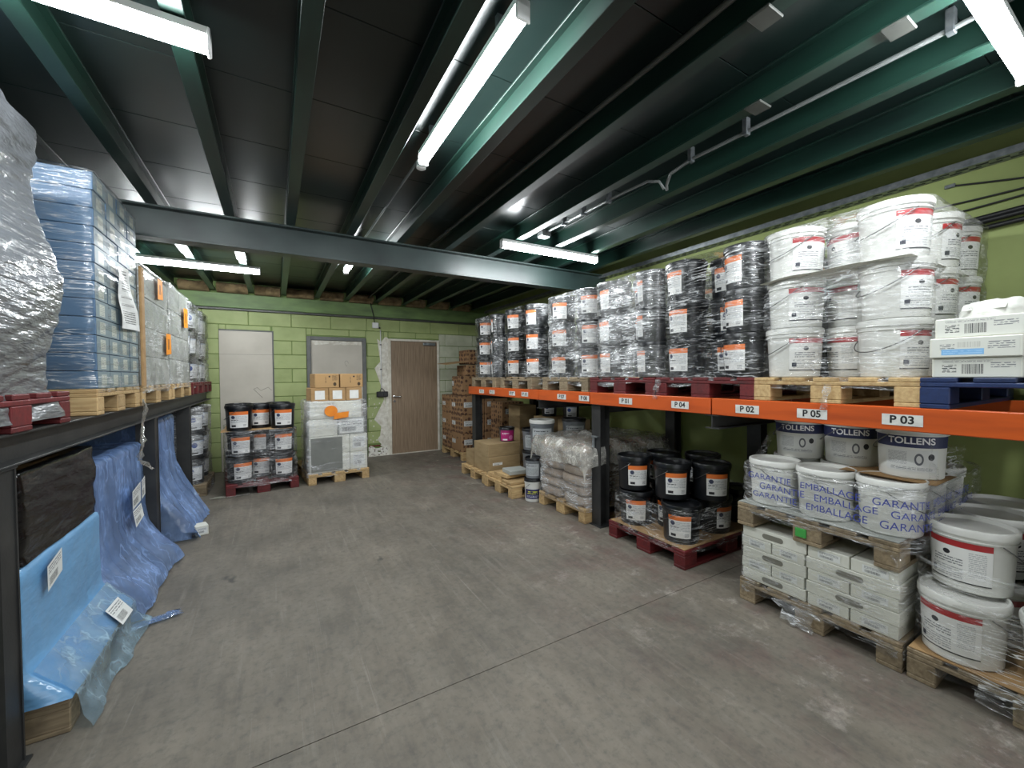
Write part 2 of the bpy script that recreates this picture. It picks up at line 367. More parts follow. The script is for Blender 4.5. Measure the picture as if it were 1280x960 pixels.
def text_mesh(body, size, mat, bend=None, bold=.0):
    """letters as a flat mesh in local x (right), z (up), facing -y; bend = pail radius"""
    key = (body, size, mat, bend)
    if key in _txt: return _txt[key]
    cu = bpy.data.curves.new('letters', 'FONT'); cu.body = body; cu.size = size; cu.align_x = 'CENTER'; cu.align_y = 'CENTER'
    cu.offset = bold
    o = bpy.data.objects.new('letters', cu); C.objects.link(o)
    dg = bpy.context.evaluated_depsgraph_get(); me = bpy.data.meshes.new_from_object(o.evaluated_get(dg))
    bpy.data.objects.remove(o)
    for v in me.vertices:
        x, y, z = v.co
        if bend:
            a = -math.pi / 2 + x / bend; r = bend + .0012 + z
            v.co = (r * math.cos(a), r * math.sin(a), y)
        else: v.co = (x, -z, y)
    me.materials.clear(); me.materials.append(MT[mat]); _txt[key] = me; return me
PI = math.pi
ZD, ZJ, ZB = 2.95, 2.80, 2.55            # deck, joist underside, cross-beam underside
XL, XR, YB, YF = -2.15, 3.90, 7.70, -3.2  # room

# ================================================================== STRUCTURE
# floor: two concrete slabs with a saw-cut joint
fl = struct('floor', G().box(XL - .1, XR + .1, YF, YB + .1, -.12, -.02).mesh('floor', 'joint_dark'))
struct('slab', G().box(XL - .1, XR + .1, YF, 1.789, -.02, 0).mesh('slab', 'concrete'), fl)
struct('slab', G().box(XL - .1, XR + .1, 1.793, YB + .1, -.02, 0).mesh('slab', 'concrete'), fl)
struct('wall_right', G().box(XR, XR + .2, YF, YB + .2, 0, 3.1).mesh('wall_right', 'wall_green'))
struct('wall_left', G().box(XL - .2, XL, YF, YB + .2, 0, 3.1).mesh('wall_left', 'wall_green'))
# back wall: painted blocks, running bond
wb = struct('wall_back', G().box(XL - .2, XR + .2, YB + .012, YB + .22, 0, 3.1).mesh('wall_back', 'joint_green'))
D1, D2, D3 = (-.74, -.03, 2.20), (.47, 1.43, 2.16), (1.83, 2.82, 2.17)
def blocks():
    ch, bw, j = .2296, .60, .008; row = 0; z = 0
    while z < 2.53:
        z1 = min(z + ch, 2.55); x = XL - (.3 if row % 2 else 0)
        while x < XR:
            segs = [(max(x, XL), min(x + bw, XR))]
            for a, b, t in (D1, D2, D3):
                if z < t - .02:
                    ns = []
                    for p, q in segs:
                        if q <= a or p >= b: ns.append((p, q))
                        else:
                            if p < a: ns.append((p, a))
                            if q > b: ns.append((b, q))
                    segs = ns
            for a, b, t in (D1, D2, D3):       # cut block over a door head
                if z < t - .02 and z1 - t > .03:
                    p, q = max(x, a, XL), min(x + bw, b, XR)
                    if q - p > .05: struct('block', G().box(p + j / 2, q - j / 2, YB, YB + .03, t + .022, z1 - j / 2, .006).mesh('block', 'block_green'), wb)
            for p, q in segs:
                if q - p < .05: continue
                zz = z
                if 1.43 <= p < 1.83 and z < .12: continue
                m = 'block_pale' if (p > 2.8 and z < 2.1) else 'block_green'
                struct('block', G().box(p + j / 2, q - j / 2, YB, YB + .03, zz + j / 2, z1 - j / 2, .006).mesh('block', m), wb)
            x += bw
        z = z1; row += 1
blocks()
# bare rubble where the plinth was broken out, and plaster made good round the timber door
def rough_patch(name, mat, pts, y, amp, seed, parent, n=14):
    """irregular lump of plaster: closed outline, domed and noisy"""
    cx = sum(p[0] for p in pts) / len(pts); cz = sum(p[1] for p in pts) / len(pts); rings = []
    m = len(pts)
    for s, d in ((1, 0), (.97, .6), (.7, 1), (.4, 1), (.12, 1)):
        rings.append([(cx + (p[0] - cx) * s, y - d * amp * (.7 + .6 * noise.noise((p[0] * 9, p[1] * 9, seed + s * 7))), cz + (p[1] - cz) * s) for p in pts])
    g = G().grid(rings, True); g.add([], []); return struct(name, g.mesh(name, mat), parent)
def outline(x0, x1, z0, z1, n, amp, seed, wob=(1, 1, 1, 1)):
    P = []; L = [((x0, z0), (x1, z0)), ((x1, z0), (x1, z1)), ((x1, z1), (x0, z1)), ((x0, z1), (x0, z0))]
    for k, (a, b) in enumerate(L):
        for i in range(n):
            t = i / n; x = a[0] + (b[0] - a[0]) * t; z = a[1] + (b[1] - a[1]) * t; q = amp * wob[k] * noise.noise((x * 7 + seed, z * 7, seed))
            P.append((x + (q if k % 2 else 0), z + (q if k % 2 == 0 else 0)))
    return P
rough_patch('rubble_patch', 'rubble', outline(1.45, 1.84, .0, .17, 9, .08, 3, (0, 0, 1, 0)), YB + .004, .02, 1, wb)
struct('brick_course', G().box(1.46, 1.78, YB + .002, YB + .02, .175, .205, .003).mesh('brick_course', 'redbrick'), wb)
rough_patch('plaster_patch', 'plaster', outline(1.68, 1.835, .0, 2.16, 16, .22, 5, (0, 0, 1, 1)), YB - .0, .012, 2, wb)
rough_patch('plaster_patch', 'plaster', outline(1.66, 1.84, .12, .42, 7, .16, 8, (1, 0, 1, 1)), YB - .002, .012, 4, wb)
for i in range(26):   # chips where the paint has come off
    x, z = random.uniform(1.47, 1.66), random.uniform(.25, 1.1); s = random.uniform(.004, .018)
    pts = [(x + s * random.uniform(.5, 1) * math.cos(a), z + s * 1.3 * random.uniform(.5, 1) * math.sin(a)) for a in [k * PI / 4 for k in range(8)]]
    rough_patch('paint_chip', 'plaster', pts, YB + .0005, .002, i, wb)
# doors
d1 = struct('door_1', G().box(D1[0], D1[1], YB - .004, YB + .05, 0, D1[2], .004).mesh('door_1', 'panel_beige'))
struct('seam', G().box(D1[0] + .002, D1[1] - .002, YB - .0055, YB, 1.83, 1.834).mesh('seam', 'slot_dark'), d1)
struct('edge_trim', G().box(D1[1], D1[1] + .02, YB - .012, YB + .02, 0, D1[2] + .02, .003).box(D1[0], D1[1], YB - .012, YB + .02, D1[2], D1[2] + .02, .003).mesh('edge_trim', 'frame_grey'), d1)
struct('crack', G().tube([(-.3 + .05 * i, YB - .005, 1.28 + .03 * math.sin(i * 2.1)) for i in range(6)], .003, 5).tube([(-.3 + .03 * i, YB - .005, 1.28 - .035 * i) for i in range(5)], .003, 5).mesh('crack', 'slot_dark'), d1)
d2 = struct('door_2', G().box(D2[0] + .06, D2[1] - .06, YB + .0, YB + .05, 0, D2[2] - .06, .004).mesh('door_2', 'panel_beige'))
struct('door_frame', G().box(D2[0], D2[0] + .062, YB - .035, YB + .04, 0, D2[2], .004).box(D2[1] - .062, D2[1], YB - .035, YB + .04, 0, D2[2], .004).box(D2[0] + .062, D2[1] - .062, YB - .035, YB + .04, D2[2] - .062, D2[2], .004).mesh('door_frame', 'frame_grey'), d2)
rough_patch('plaster_patch', 'plaster', outline(D2[0] + .08, D2[1] - .08, 2.03, 2.095, 14, .05, 12, (1, 0, 0, 0)), YB - .001, .004, 6, d2)
rough_patch('plaster_patch', 'plaster', outline(1.27, 1.362, .1, 1.35, 12, .1, 15, (1, 0, 1, 1)), YB - .001, .005, 7, d2)
struct('crack', G().tube([(1.1 + .03 * math.cos(i), YB - .002, 1.7 + .05 * math.sin(i * .9)) for i in range(6)], .0025, 5).mesh('crack', 'slot_dark'), d2)
d3 = struct('door_3', G().box(D3[0] + .045, D3[1] - .045, YB - .004, YB + .04, .012, D3[2] - .04, .003).mesh('door_3', 'laminate'))
struct('door_frame', G().box(D3[0], D3[0] + .045, YB - .02, YB + .04, 0, D3[2], .004).box(D3[1] - .045, D3[1], YB - .02, YB + .04, 0, D3[2], .004).box(D3[0] + .045, D3[1] - .045, YB - .02, YB + .04, D3[2] - .038, D3[2], .004).mesh('door_frame', 'frame_white'), d3)
struct('door_handle', G().lathe([(.024, 0), (.024, .008), (.02, .01)], 16).mesh('door_handle', 'chrome', 40), d3).matrix_world = Matrix.Translation((D3[0] + .1, YB - .004, 1.09)) @ Matrix.Rotation(PI / 2, 4, 'X')
struct('lever', G().tube([(D3[0] + .1, YB - .01, 1.09), (D3[0] + .1, YB - .05, 1.09), (D3[0] + .115, YB - .056, 1.09), (D3[0] + .22, YB - .056, 1.085)], .009, 8).mesh('lever', 'chrome', 60), d3)
struct('keyhole_plate', G().lathe([(.022, 0), (.022, .006)], 16).mesh('keyhole_plate', 'chrome', 40), d3).matrix_world = Matrix.Translation((D3[0] + .1, YB - .004, 1.0)) @ Matrix.Rotation(PI / 2, 4, 'X')
struct('door_closer', G().box(D3[1] - .33, D3[1] - .09, YB - .05, YB - .004, D3[2] - .11, D3[2] - .055, .006).mesh('door_closer', 'galvanised'), d3)
struct('threshold', G().box(D3[0], D3[1], YB - .03, YB + .02, 0, .011, .002).mesh('threshold', 'frame_white'), d3)
struct('baseboard_back', G().box(1.44, 1.82, YB - .012, YB + .004, 0, .012).mesh('baseboard_back', 'plaster'))

# ceiling: steel deck, I-section joists along the room, one deep cross beam
ce = struct('ceiling', G().box(XL - .2, XR + .2, YF, YB + .2, ZD + .01, ZD + .1).mesh('ceiling', 'deck_green'))
y = YF
while y < YB:
    struct('deck_board', G().box(XL - .1, XR + .1, y + .002, min(y + .625, YB + .1) - .002, ZD, ZD + .012, .002).mesh('deck_board', 'deck_green'), ce); y += .625
def ibeam_y(x, y0, y1, z0, z1, fw, tf=.012, tw=.008):
    return G().box(x - fw / 2, x + fw / 2, y0, y1, z0, z0 + tf, .002).box(x - fw / 2, x + fw / 2, y0, y1, z1 - tf, z1, .002).box(x - tw / 2, x + tw / 2, y0, y1, z0 + tf, z1 - tf)
def ibeam_x(y, x0, x1, z0, z1, fw, tf=.016, tw=.01):
    return G().box(x0, x1, y - fw / 2, y + fw / 2, z0, z0 + tf, .002).box(x0, x1, y - fw / 2, y + fw / 2, z1 - tf, z1, .002).box(x0, x1, y - tw / 2, y + tw / 2, z0 + tf, z1 - tf)
JX = [-1.76, -1.25, -.79, -.30, .141, .635, 1.10, 1.60, 2.10, 2.56, 3.04, 3.51]
for i, x in enumerate(JX):
    struct('joist', ibeam_y(x, YF, YB - .1, ZJ, ZD, .074).mesh('joist', 'joist_green'), ce)
struct('cross_beam', ibeam_x(4.15, XL, XR, ZB, ZJ, .14).mesh('cross_beam', 'beam_green'), ce)
struct('wall_beam', G().box(XL, XR, YB - .07, YB, ZB + .0, 2.77, .006).mesh('wall_beam', 'wallbeam_green'), ce)
struct('wall_plate', G().box(XL, XR, YB - .05, YB + .01, ZB - .035, ZB - .002, .004).mesh('wall_plate', 'steel_grey'), ce)
for i in range(len(JX) - 1):      # wads of insulation stuffed between the joist ends
    x0, x1 = JX[i] + .045, JX[i + 1] - .045; rows = []
    for a in range(9):
        t = a / 8 * PI; rows.append([(x0 + (x1 - x0) * b / 12, YB - .02 - (.12 + .06 * noise.noise((b * .6, a * .5, i * 3.3))) * math.sin(t),
                                     2.775 + (.165) * (1 - math.cos(t)) / 2 - (.03 * abs(noise.noise((b * .9, i, 2))) if a > 5 else 0)) for b in range(13)])
    struct('insulation_wad', G().grid(rows).mesh('insulation_wad', 'insulation', 180), wb)
# bare galvanised shoe plates on two joists behind the cross beam
for x in (-.79, -.30):
    struct('shoe_plate', G().box(x - .045, x + .045, 4.5, 5.5, ZJ - .006, ZJ - .001, .001).mesh('shoe_plate', 'galvanised'), ce)
for x, y in ((2.10, 1.15), (2.10, .62), (1.6, .85)):
    struct('joist_clip', G().box(x - .05, x + .05, y - .04, y + .04, ZJ - .012, ZJ - .001, .003).mesh('joist_clip', 'steel_grey'), ce)

# ================================================================== LAMPS
def lamp(label, x0, y0, x1, y1, z, sensor=False):
    L = math.hypot(x1 - x0, y1 - y0); rz = math.atan2(y1 - y0, x1 - x0)
    t = thing('batten_lamp', label, 'ceiling lamp', ((x0 + x1) / 2, (y0 + y1) / 2, z), rz, 'strip lamps under the ceiling')
    ob('housing', G().box(-L / 2, L / 2, -.03, .03, .022, .055, .004).mesh('housing', 'lamp_body'), t)
    pr = [(.0, -.03), (.014, -.026), (.026, -.012), (.029, .008), (.029, .024)]
    sec = [(-a, b) for a, b in pr[::-1]] + pr[1:]
    rows = [[(xx, a, b) for a, b in sec] for xx in (-L / 2 + .012, L / 2 - .012)]
    ob('diffuser', G().grid(rows).mesh('diffuser', 'led', 60), t)
    for s in (-1, 1):
        ob('end_cap', G().box(min(s * L / 2, s * (L / 2 - .014)), max(s * L / 2, s * (L / 2 - .014)), -.032, .032, -.032, .056, .006).mesh('end_cap', 'lamp_body'), t)
    for s in (-.35, .35): ob('mount', G().box(s * L - .012, s * L + .012, -.02, .02, .054, (ZD if sensor or abs(rz) > .5 else ZJ) - z, .002).mesh('mount', 'galvanised'), t)
    if sensor: ob('sensor', G().lathe([(.022, -.045), (.03, -.04), (.03, 0), (.02, .012)], 18).mesh('sensor', 'lamp_body', 40), t, (L / 2 + .04, .0, .01))
    return t
lamp('lit strip lamp along the joists in the middle of the ceiling', .828, 1.31, .832, 2.52, 2.83, True)
lamp('lit strip lamp above the white and black pails, ahead of the cross beam', 1.92, 3.48, 3.12, 3.46, 2.74)
lamp('lit strip lamp at the top left, cut by the frame', -1.39, 1.95, -.19, 1.95, 2.74)
lamp('lit strip lamp in the top right corner, above the white pails', 1.62, .41, 2.82, .41, 2.74)
lamp('lit strip lamp behind the cross beam, over the left rack', -1.33, 5.80, -.13, 5.80, 2.74)
lamp('lit strip lamp seen end-on behind the cross beam', .815, 4.45, .815, 5.62, 2.83, True)

# ================================================================== RACKS
XF = 2.625      # front face of the right-hand orange beam
ZR = 1.300      # its top
rr = thing('pallet_rack', 'long pallet rack with orange beams and black posts along the right wall', 'rack', (XF, 2.7, 0))
def rpart(name, g, mat, parent=rr, **k):
    return ob(name, g.mesh(name, mat), parent, (-XF, -2.7, 0) if parent is rr else (0, 0, 0))
def zsec(g, x, y0, y1, z0, z1):   # box beam with the stepped top of a pallet-rack beam
    return g.box(x, x + .05, y0, y1, z0, z1, .004)
for y0, y1 in ((3.905, 5.86), (3.02, 3.895), (1.75, 3.01), (-1.2, 1.74)):
    rpart('beam', zsec(G(), XF, y0, y1, ZR - .115, ZR), 'orange_paint')
    rpart('beam', zsec(G(), 3.72, y0, y1, ZR - .115, ZR), 'orange_paint')
for y in (2.99, 5.80):
    rpart('post', G().box(XF + .06, XF + .07, y - .06, y + .06, .008, ZR - .12).box(XF + .17, XF + .18, y - .06, y + .06, .008, ZR - .12).box(XF + .07, XF + .17, y - .004, y + .004, .008, ZR - .12).box(XF + .03, XF + .21, y - .09, y + .09, 0, .008, .002), 'steel_black')
for y in (2.99, 5.80, 2.08, .2):
    rpart('post', G().box(3.76, 3.77, y - .06, y + .06, .008, ZR - .12).box(3.86, 3.87, y - .06, y + .06, .008, ZR - .12).box(3.77, 3.86, y - .004, y + .004, .008, ZR - .12).box(3.73, 3.89, y - .09, y + .09, 0, .008, .002), 'steel_black')
for y in (3.90, 1.745):
    rpart('cross_bearer', G().box(XF + .01, 3.86, y - .05, y + .05, ZR - .215, ZR - .207, .001).box(XF + .01, 3.86, y - .004, y + .004, ZR - .207, ZR - .125).box(XF + .01, 3.86, y - .05, y + .05, ZR - .125, ZR - .117, .001), 'steel_black')
for y in (2.99, 5.80): rpart('cross_bearer', G().box(XF + .19, 3.75, y - .05, y + .05, ZR - .2, ZR - .117, .002), 'steel_black')
rpart('post_clip', G().box(XF + .03, XF + .06, 2.95, 3.03, .86, .875, .002).box(XF + .045, XF + .058, 3.0, 3.03, .76, .86, .002), 'galvanised')
TAGS = [(1128, 'P 03'), (1015, 'P 05'), (934, 'P 02'), (850, 'P 04'), (782, 'P 01'), (730, 'P 08'), (702, 'P 07'), (656, 'P 10'), (640, 'P 09'), (615, 'P 12'), (602, 'P 11')]
def y_at(px, X):      # where the sight line through column px meets the plane x = X
    d = f * 507.5 + r2 * (px - 640); return X / d.x * d.y
for px, tx in TAGS:
    yy = y_at(px, XF); wd = .15
    t = ob('tag', G().box(-.0022, 0, -wd / 2, wd / 2, -.027, .027).mesh('tag', 'tag_white'), rr, (-.0005, yy - 2.7, ZR - .062))
    ob('lettering', text_mesh(tx, .052, 'ink_black', bold=.0014), t, (-.003, 0, 0), rz=-PI / 2)

XQ = -.845
lr = thing('steel_rack', 'heavy black steel rack carrying pallets along the left wall', 'rack', (XQ, 4.5, 0))
def lpart(name, g, mat='steel_black'): return ob(name, g.mesh(name, mat), lr, (-XQ, -4.5, 0))
ZL = 1.268
for x in (XQ - .06, XL + .2):
    lpart('beam', G().box(x - .06, x + .06, 0.6, YB - .05, ZL - .125, ZL - .115, .002).box(x - .06, x + .06, .6, YB - .05, ZL - .01, ZL, .002).box(x - .004, x + .004, .6, YB - .05, ZL - .115, ZL - .01))
for y in (2.215, 4.385, 5.92):
    for x in (XQ - .07, XL + .2):
        lpart('post', G().box(x - .06, x + .06, y - .06, y - .05, .01, ZL - .126).box(x - .06, x + .06, y + .05, y + .06, .01, ZL - .126).box(x + .045, x + .055, y - .05, y + .05, .01, ZL - .126).box(x - .075, x + .075, y - .075, y + .075, 0, .01, .002).box(x - .064, x + .064, y - .064, y + .064, ZL - .135, ZL - .126, .002))
    lpart('cross_bearer', G().box(XL + .2, XQ - .06, y - .04, y + .04, ZL - .115, ZL - .03, .003))

# ================================================================== PALLETS
_pm = {}
def pallet(label, cx, cy, z=0, mat='wood', rz=0, L=1.2, W=.8):
    t = thing('pallet', label, 'pallet', (cx, cy, z), rz)
    def part(name, sx, sy, sz, x, y, zz):
        key = (name, sx, sy, sz, mat)
        if key not in _pm: _pm[key] = G().box(-sx / 2, sx / 2, -sy / 2, sy / 2, 0, sz, .004).mesh(name, mat)
        ob(name, _pm[key], t, (x, y, zz))
    bw = .122
    for k in range(5): part('deck_board', L, bw, .022, 0, -W / 2 + bw / 2 + k * (W - bw) / 4, .122)
    for x in (-1, 0, 1):
        part('cross_board', .145, W, .022, x * (L / 2 - .0725), 0, .1)
        for y in (-1, 0, 1): part('block', .145, .1 if y else .145, .078, x * (L / 2 - .0725), y * (W / 2 - .05), .022)
    for y in (-1, 0, 1): part('bottom_board', L, .1 if y else .145, .022, 0, y * (W / 2 - .05), 0)
    return t

# ================================================================== PAILS
_pl = {}
def pail_kit(kind):
    if kind in _pl: return _pl[kind]
    D = dict(black=('black_plastic', 'black_plastic', .300), blackbig=('black_plastic', 'black_plastic', .325), white=('white_plastic', 'white_plastic', .300),
             tollens=('white_plastic', 'white_plastic', .282), greylid=('white_plastic', 'grey_plastic', .30), bluelab=('black_plastic', 'black_plastic', .325),
             magenta=('smoke_grey', 'black_plastic', .20), whitesmall=('white_plastic', 'black_plastic', .27), mixed=('grey_plastic', 'white_plastic', .34), darkgrey=('grey_plastic', 'black_plastic', .30))[kind]
    bm, lm, h = D; R = .152
    if kind == 'tollens': R = .150
    if kind == 'magenta': R = .105
    if kind == 'whitesmall': R = .115
    if kind in ('mixed', 'darkgrey'): R = .15
    rb, rtp = R * .86, R * .95
    body = G().lathe([(rb - .006, 0), (rb, .006), (rb + (rtp - rb) * .8, h * .8), (rtp + .004, h * .805), (rtp + .004, h * .82), (rtp, h * .825), (rtp, h * .9)], 32).mesh('body', bm, 35)
    lid = G().lathe([(rtp + .001, h * .875), (R, h * .875), (R, h * .955), (R - .004, h * .985), (R - .008, h * .992), (R - .012, h * .985), (R - .016, h * .925), (R * .5, h * .922), (.01, h * .922)], 32).mesh('lid', lm, 35)
    # wire bail hanging on the side away from its ears
    pts = []
    for i in range(19):
        a = PI * i / 18; pts.append(((rtp + .009) * math.cos(a), (rtp + .009) * math.sin(a) * 1.0, h * .80 - .36 * h * math.sin(a)))
    bail = G().tube([(p[0], p[1] + .004, p[2]) for p in pts], .0028, 5).mesh('bail', 'wire', 180)
    lab = []
    def rr_(z): return rb + (rtp - rb) * z / h + .0015
    def lb(mat, z0, z1, half, a=-PI / 2): lab.append(('label', G().patch(rr_(z0), rr_(z1), z0, z1, a - half, a + half, 44 if half > 2 else 12).mesh('label', mat, 180)))
    if kind == 'black': lb('label_orange', h * .16, h * .74, .62)
    elif kind == 'blackbig': lb('label_orange', h * .14, h * .76, .74)
    elif kind == 'bluelab': lb('label_blue', h * .16, h * .72, .66)
    elif kind == 'white': lb('label_red', h * .14, h * .78, .85)
    elif kind == 'tollens':
        lb('label_navyband', h * .58, h * .79, 1.35); lb('label_fine', h * .14, h * .54, .8)
        lab.append(('lettering', text_mesh('TOLLENS', .046, 'ink_white', rr_(h * .7) + .001, .0011), h * .70))
    elif kind == 'magenta': lb('label_magenta', h * .06, h * .84, 1.0)
    elif kind == 'whitesmall': lb('label_navy', h * .14, h * .55, 1.0)
    elif kind in ('mixed', 'darkgrey', 'greylid'): lb('label_grey', h * .14, h * .72, .9)
    _pl[kind] = (body, lid, bail, lab, h); return _pl[kind]
def pail(kind, label, x, y, z, face=0, group=None, bail_at=None, s=1.0, hz=1.0):
    """face = heading (radians, world) the label looks to"""
    body, lid, bail, lab, h = pail_kit(kind)
    t = thing('pail', label, 'pail', (x, y, z), face + PI / 2, group)
    if s != 1 or hz != 1: t.scale = (s, s, hz)
    ob('body', body, t); ob('lid', lid, t)
    ob('bail', bail, t, rz=(bail_at if bail_at is not None else PI / 2 - .35 + random.uniform(-.25, .25)))
    for l in lab:
        o = ob(l[0], l[1], t, (0, 0, l[2]) if len(l) > 2 else (0, 0, 0))
    return t
W = math.radians
PAT = [('far aisle corner', -.42, .235), ('near aisle corner', -.42, -.235), ('recessed middle', -.21, 0), ('near side, second from aisle', 0, -.235), ('near side, at the back', .42, -.235), ('second recessed middle', .21, 0), ('far side, second from aisle', 0, .235)]
LAY = ['bottom layer', 'middle layer', 'top layer']
def pail_stack(kind, word, where, cx, cy, z, layers=3, pitch=.297, faces=None, skip=(), jitter=.01, s=1.0, group=None, rz=0, pat=PAT, hz=1.0):
    names = LAY if layers == 3 else (['lower layer', 'upper layer'] if layers == 2 else ['one layer'])
    for l in range(layers):
        for i, (nm, dx, dy) in enumerate(pat):
            if (l, i) in skip: continue
            fa = (faces or {}).get((l, i), (faces or {}).get(i, W(200)))
            fa += random.uniform(-.22, .22)
            jx, jy = random.uniform(-jitter, jitter), random.uniform(-jitter, jitter)
            x, y = dx + jx, dy + jy
            x, y = x * math.cos(rz) - y * math.sin(rz), x * math.sin(rz) + y * math.cos(rz)
            pail(kind, f'{word}, {names[l]}, {nm}, {where}', cx + x, cy + y, z + l * pitch, fa, group, s=s, hz=hz)

# ================================================================== FILM
def rrect(hx, hy, r, n):
    pts = []
    segs = [(hx - r, -hy + r, -PI / 2), (hx - r, hy - r, 0), (-hx + r, hy - r, PI / 2), (-hx + r, -hy + r, PI)]
    P = []
    for cx, cy, a0 in segs:
        for i in range(7): a = a0 + PI / 2 * i / 6; P.append((cx + r * math.cos(a), cy + r * math.sin(a)))
    P.append(P[0]); L = [0]
    for i in range(1, len(P)): L.append(L[-1] + math.dist(P[i], P[i - 1]))
    j = 0
    for k in range(n):
        s = L[-1] * k / n
        while L[j + 1] < s: j += 1
        t = (s - L[j]) / max(1e-6, L[j + 1] - L[j]); pts.append((P[j][0] + (P[j + 1][0] - P[j][0]) * t, P[j][1] + (P[j + 1][1] - P[j][1]) * t))
    return pts
def wrap(label, cx, cy, hx, hy, z0, z1, mat='film_clear', r=.14, waist=(), amp=.006, seed=0, top=.12, rz=0, n=110, dz=.016, flare=.0, name='stretch_film', uneven=0.0, cat='film'):
    """stretch film round a load: closed belt with creases, tucked over the top edge"""
    base = rrect(hx, hy, r, n); rows = []; m = int((z1 - z0) / dz)
    per = 2 * (hx + hy) * 2
    for j in range(m + 1):
        z = z0 + (z1 - z0) * j / m; row = []
        k = 1.0
        for zw in waist: k -= .02 * math.exp(-((z - zw) / .035) ** 2)
        tf = flare * math.exp(-(z - z0) / .05)
        for i, (x, y) in enumerate(base):
            a = math.atan2(y, x); ca, sa = x * 2.2, y * 2.2
            d = amp * (noise.noise((ca * 1.0, sa * 1.0, z * 24 + seed)) + .5 * noise.noise((ca * 4, sa * 4, z * 70 + seed + .3 * math.sin(a * 3))) + .6 * noise.noise((ca * 3, sa * 3, seed + z * 3)))
            q = math.hypot(x, y); s = k + (d + tf) / q
            zz = z + (uneven * noise.noise((ca * 1.3, sa * 1.3, seed + 9)) * (1 - j / m) if uneven else 0)
            row.append((x * s, y * s, zz))
        rows.append(row)
    if top > 0:
        for t in range(1, 6):
            sh = 1 - (top * t / 5) / min(hx, hy); row = []
            for i, (x, y) in enumerate(base):
                d = .012 * noise.noise((x * 9, y * 9, seed + t * .7))
                row.append((x * sh, y * sh, z1 + .012 * min(t, 2) / 2 + d - (.01 * (t - 2) if t > 2 else 0)))
            rows.append(row)
    o = ob(name, G().grid(rows, True).mesh(name, mat, 180), None, (cx, cy, 0), rz)
    return tag(o, label, cat)
def strip(label, pts, w, mat='film_veil', seed=0, name='film_tail'):
    """a loose tail of film: crumpled ribbon along pts"""
    rows = []
    for i, p in enumerate(pts):
        row = []
        for j in range(7):
            t = (j / 6 - .5) * w * (.6 + .8 * abs(noise.noise((i * .7, seed, 3)))); q = noise.noise((i * .8, j * .9, seed)) * .035
            row.append((p[0] + q, p[1] + t, p[2] + .02 * noise.noise((i, j, seed + 5))))
        rows.append(row)
    return tag(ob(name, G().grid(rows).mesh(name, mat, 180)), label, 'film')

# -------------------------------------------------- right rack, upper level
PX = XF + .01 + .6
UZ = ZR; TOP = UZ + .144
aisle = W(205)
stacks = [('R1', 5.36, 'wood_old', 'black', 'black pail', 'farthest orange-rack stack', 'weathered wooden pallet at the far end of the orange rack', 'film_clear'),
          ('R2', 4.44, 'wood_old', 'black', 'black pail', 'second-farthest orange-rack stack', 'weathered wooden pallet second from far end of the orange rack', 'film_clear'),
          ('R3', 3.44, 'wood_old', 'black', 'black pail', 'third stack from the far end', 'weathered wooden pallet third from far end of the orange rack', 'film_veil'),
          ('R4', 2.63, 'wood_red', 'black', 'black pail', 'middle stack of the rack', 'red wooden pallet on the orange beam, fourth from far end', 'film_veil'),
          ('R5', 1.84, 'wood_red', 'black', 'black pail', 'stack next to white pails', 'red wooden pallet on the orange beam, next to pale pallet', 'film_clear'),
          ('R6', 1.07, 'wood', 'white', 'white pail', 'stack on the orange rack', 'pale wooden pallet on the orange beam, under white pails', 'film_clear')]
FACES = {'R1': {0: W(225), 1: W(150)}, 'R2': {0: W(200), 1: W(195), 3: W(285)}, 'R3': {0: W(215), 1: W(215), 2: W(190)},
         'R4': {0: W(170), 1: W(150), 2: W(195)}, 'R5': {0: W(170), 1: W(165), 2: W(205)}, 'R6': {0: W(245), 1: W(248), 2: W(150), 3: W(262), 4: W(262)}}
for nm, cy, pm, kind, word, where, plabel, fm in stacks:
    pallet(plabel, PX, cy, UZ, pm, W=.78)
    pail_stack(kind, word, where, PX, cy, TOP, 3, .297, FACES[nm], group=f'{word}s on the orange rack', jitter=.006, skip={(l, i) for l in range(3) for i in ((5, 6) if nm != 'R6' else (6,))})
    wrap(f'clear stretch film round the {word}s, {where}', PX, cy, .585, .398, UZ + .07, TOP + .885, fm, .15, (TOP + .26, TOP + .557), .007, seed=cy * 3, top=.16, flare=.012, uneven=.05)
# cardboard layer sheets that stick out between the layers of white pails
def sheet(label, cx, cy, z, sx, sy, seed, mat='cardboard', lift=.05):
    rows = []
    for i in range(15):
        row = []
        for j in range(15):
            x, y = (i / 14 - .5) * sx, (j / 14 - .5) * sy; e = max(0, (abs(x) / (sx / 2)) ** 6) * lift * noise.noise((y * 4, seed, 1 if x > 0 else 0))
            row.append((x, y, e))
        rows.append(row)
    g = G().grid(rows); g2 = G().grid([[(p[0], p[1], p[2] - .003) for p in r] for r in rows]); g.add(g2.v, [q[::-1] for q in g2.f])
    return tag(ob('layer_sheet', g.mesh('layer_sheet', mat, 60), None, (cx, cy, z)), label, 'sheet')
sheet('pale card sheet sticking out under the top layer of white pails', PX - .02, 1.07, TOP + .297 * 2 - .001, 1.18, .7, 4, 'carton_white', .03)
for cy, wh in ((2.63, 'in the middle stack'), (4.44, 'in the second-farthest stack')):
    sheet(f'brown card sheet on the pallet under the black pails {wh}', PX - .005, cy, TOP + .003, 1.19, .78, cy, 'cardboard', .02)
strip('loose tail of clear film hanging from the pallet above tag P 04', [(XF - .012 + .006 * math.sin(i), 2.19 + .004 * i, 1.43 - .02 * i) for i in range(9)], .07, seed=2)
strip('loose tail of clear film hanging over tag P 05', [(XF - .014 + .005 * math.sin(i), 1.05 + .003 * i, 1.41 - .022 * i) for i in range(8)], .05, seed=5)

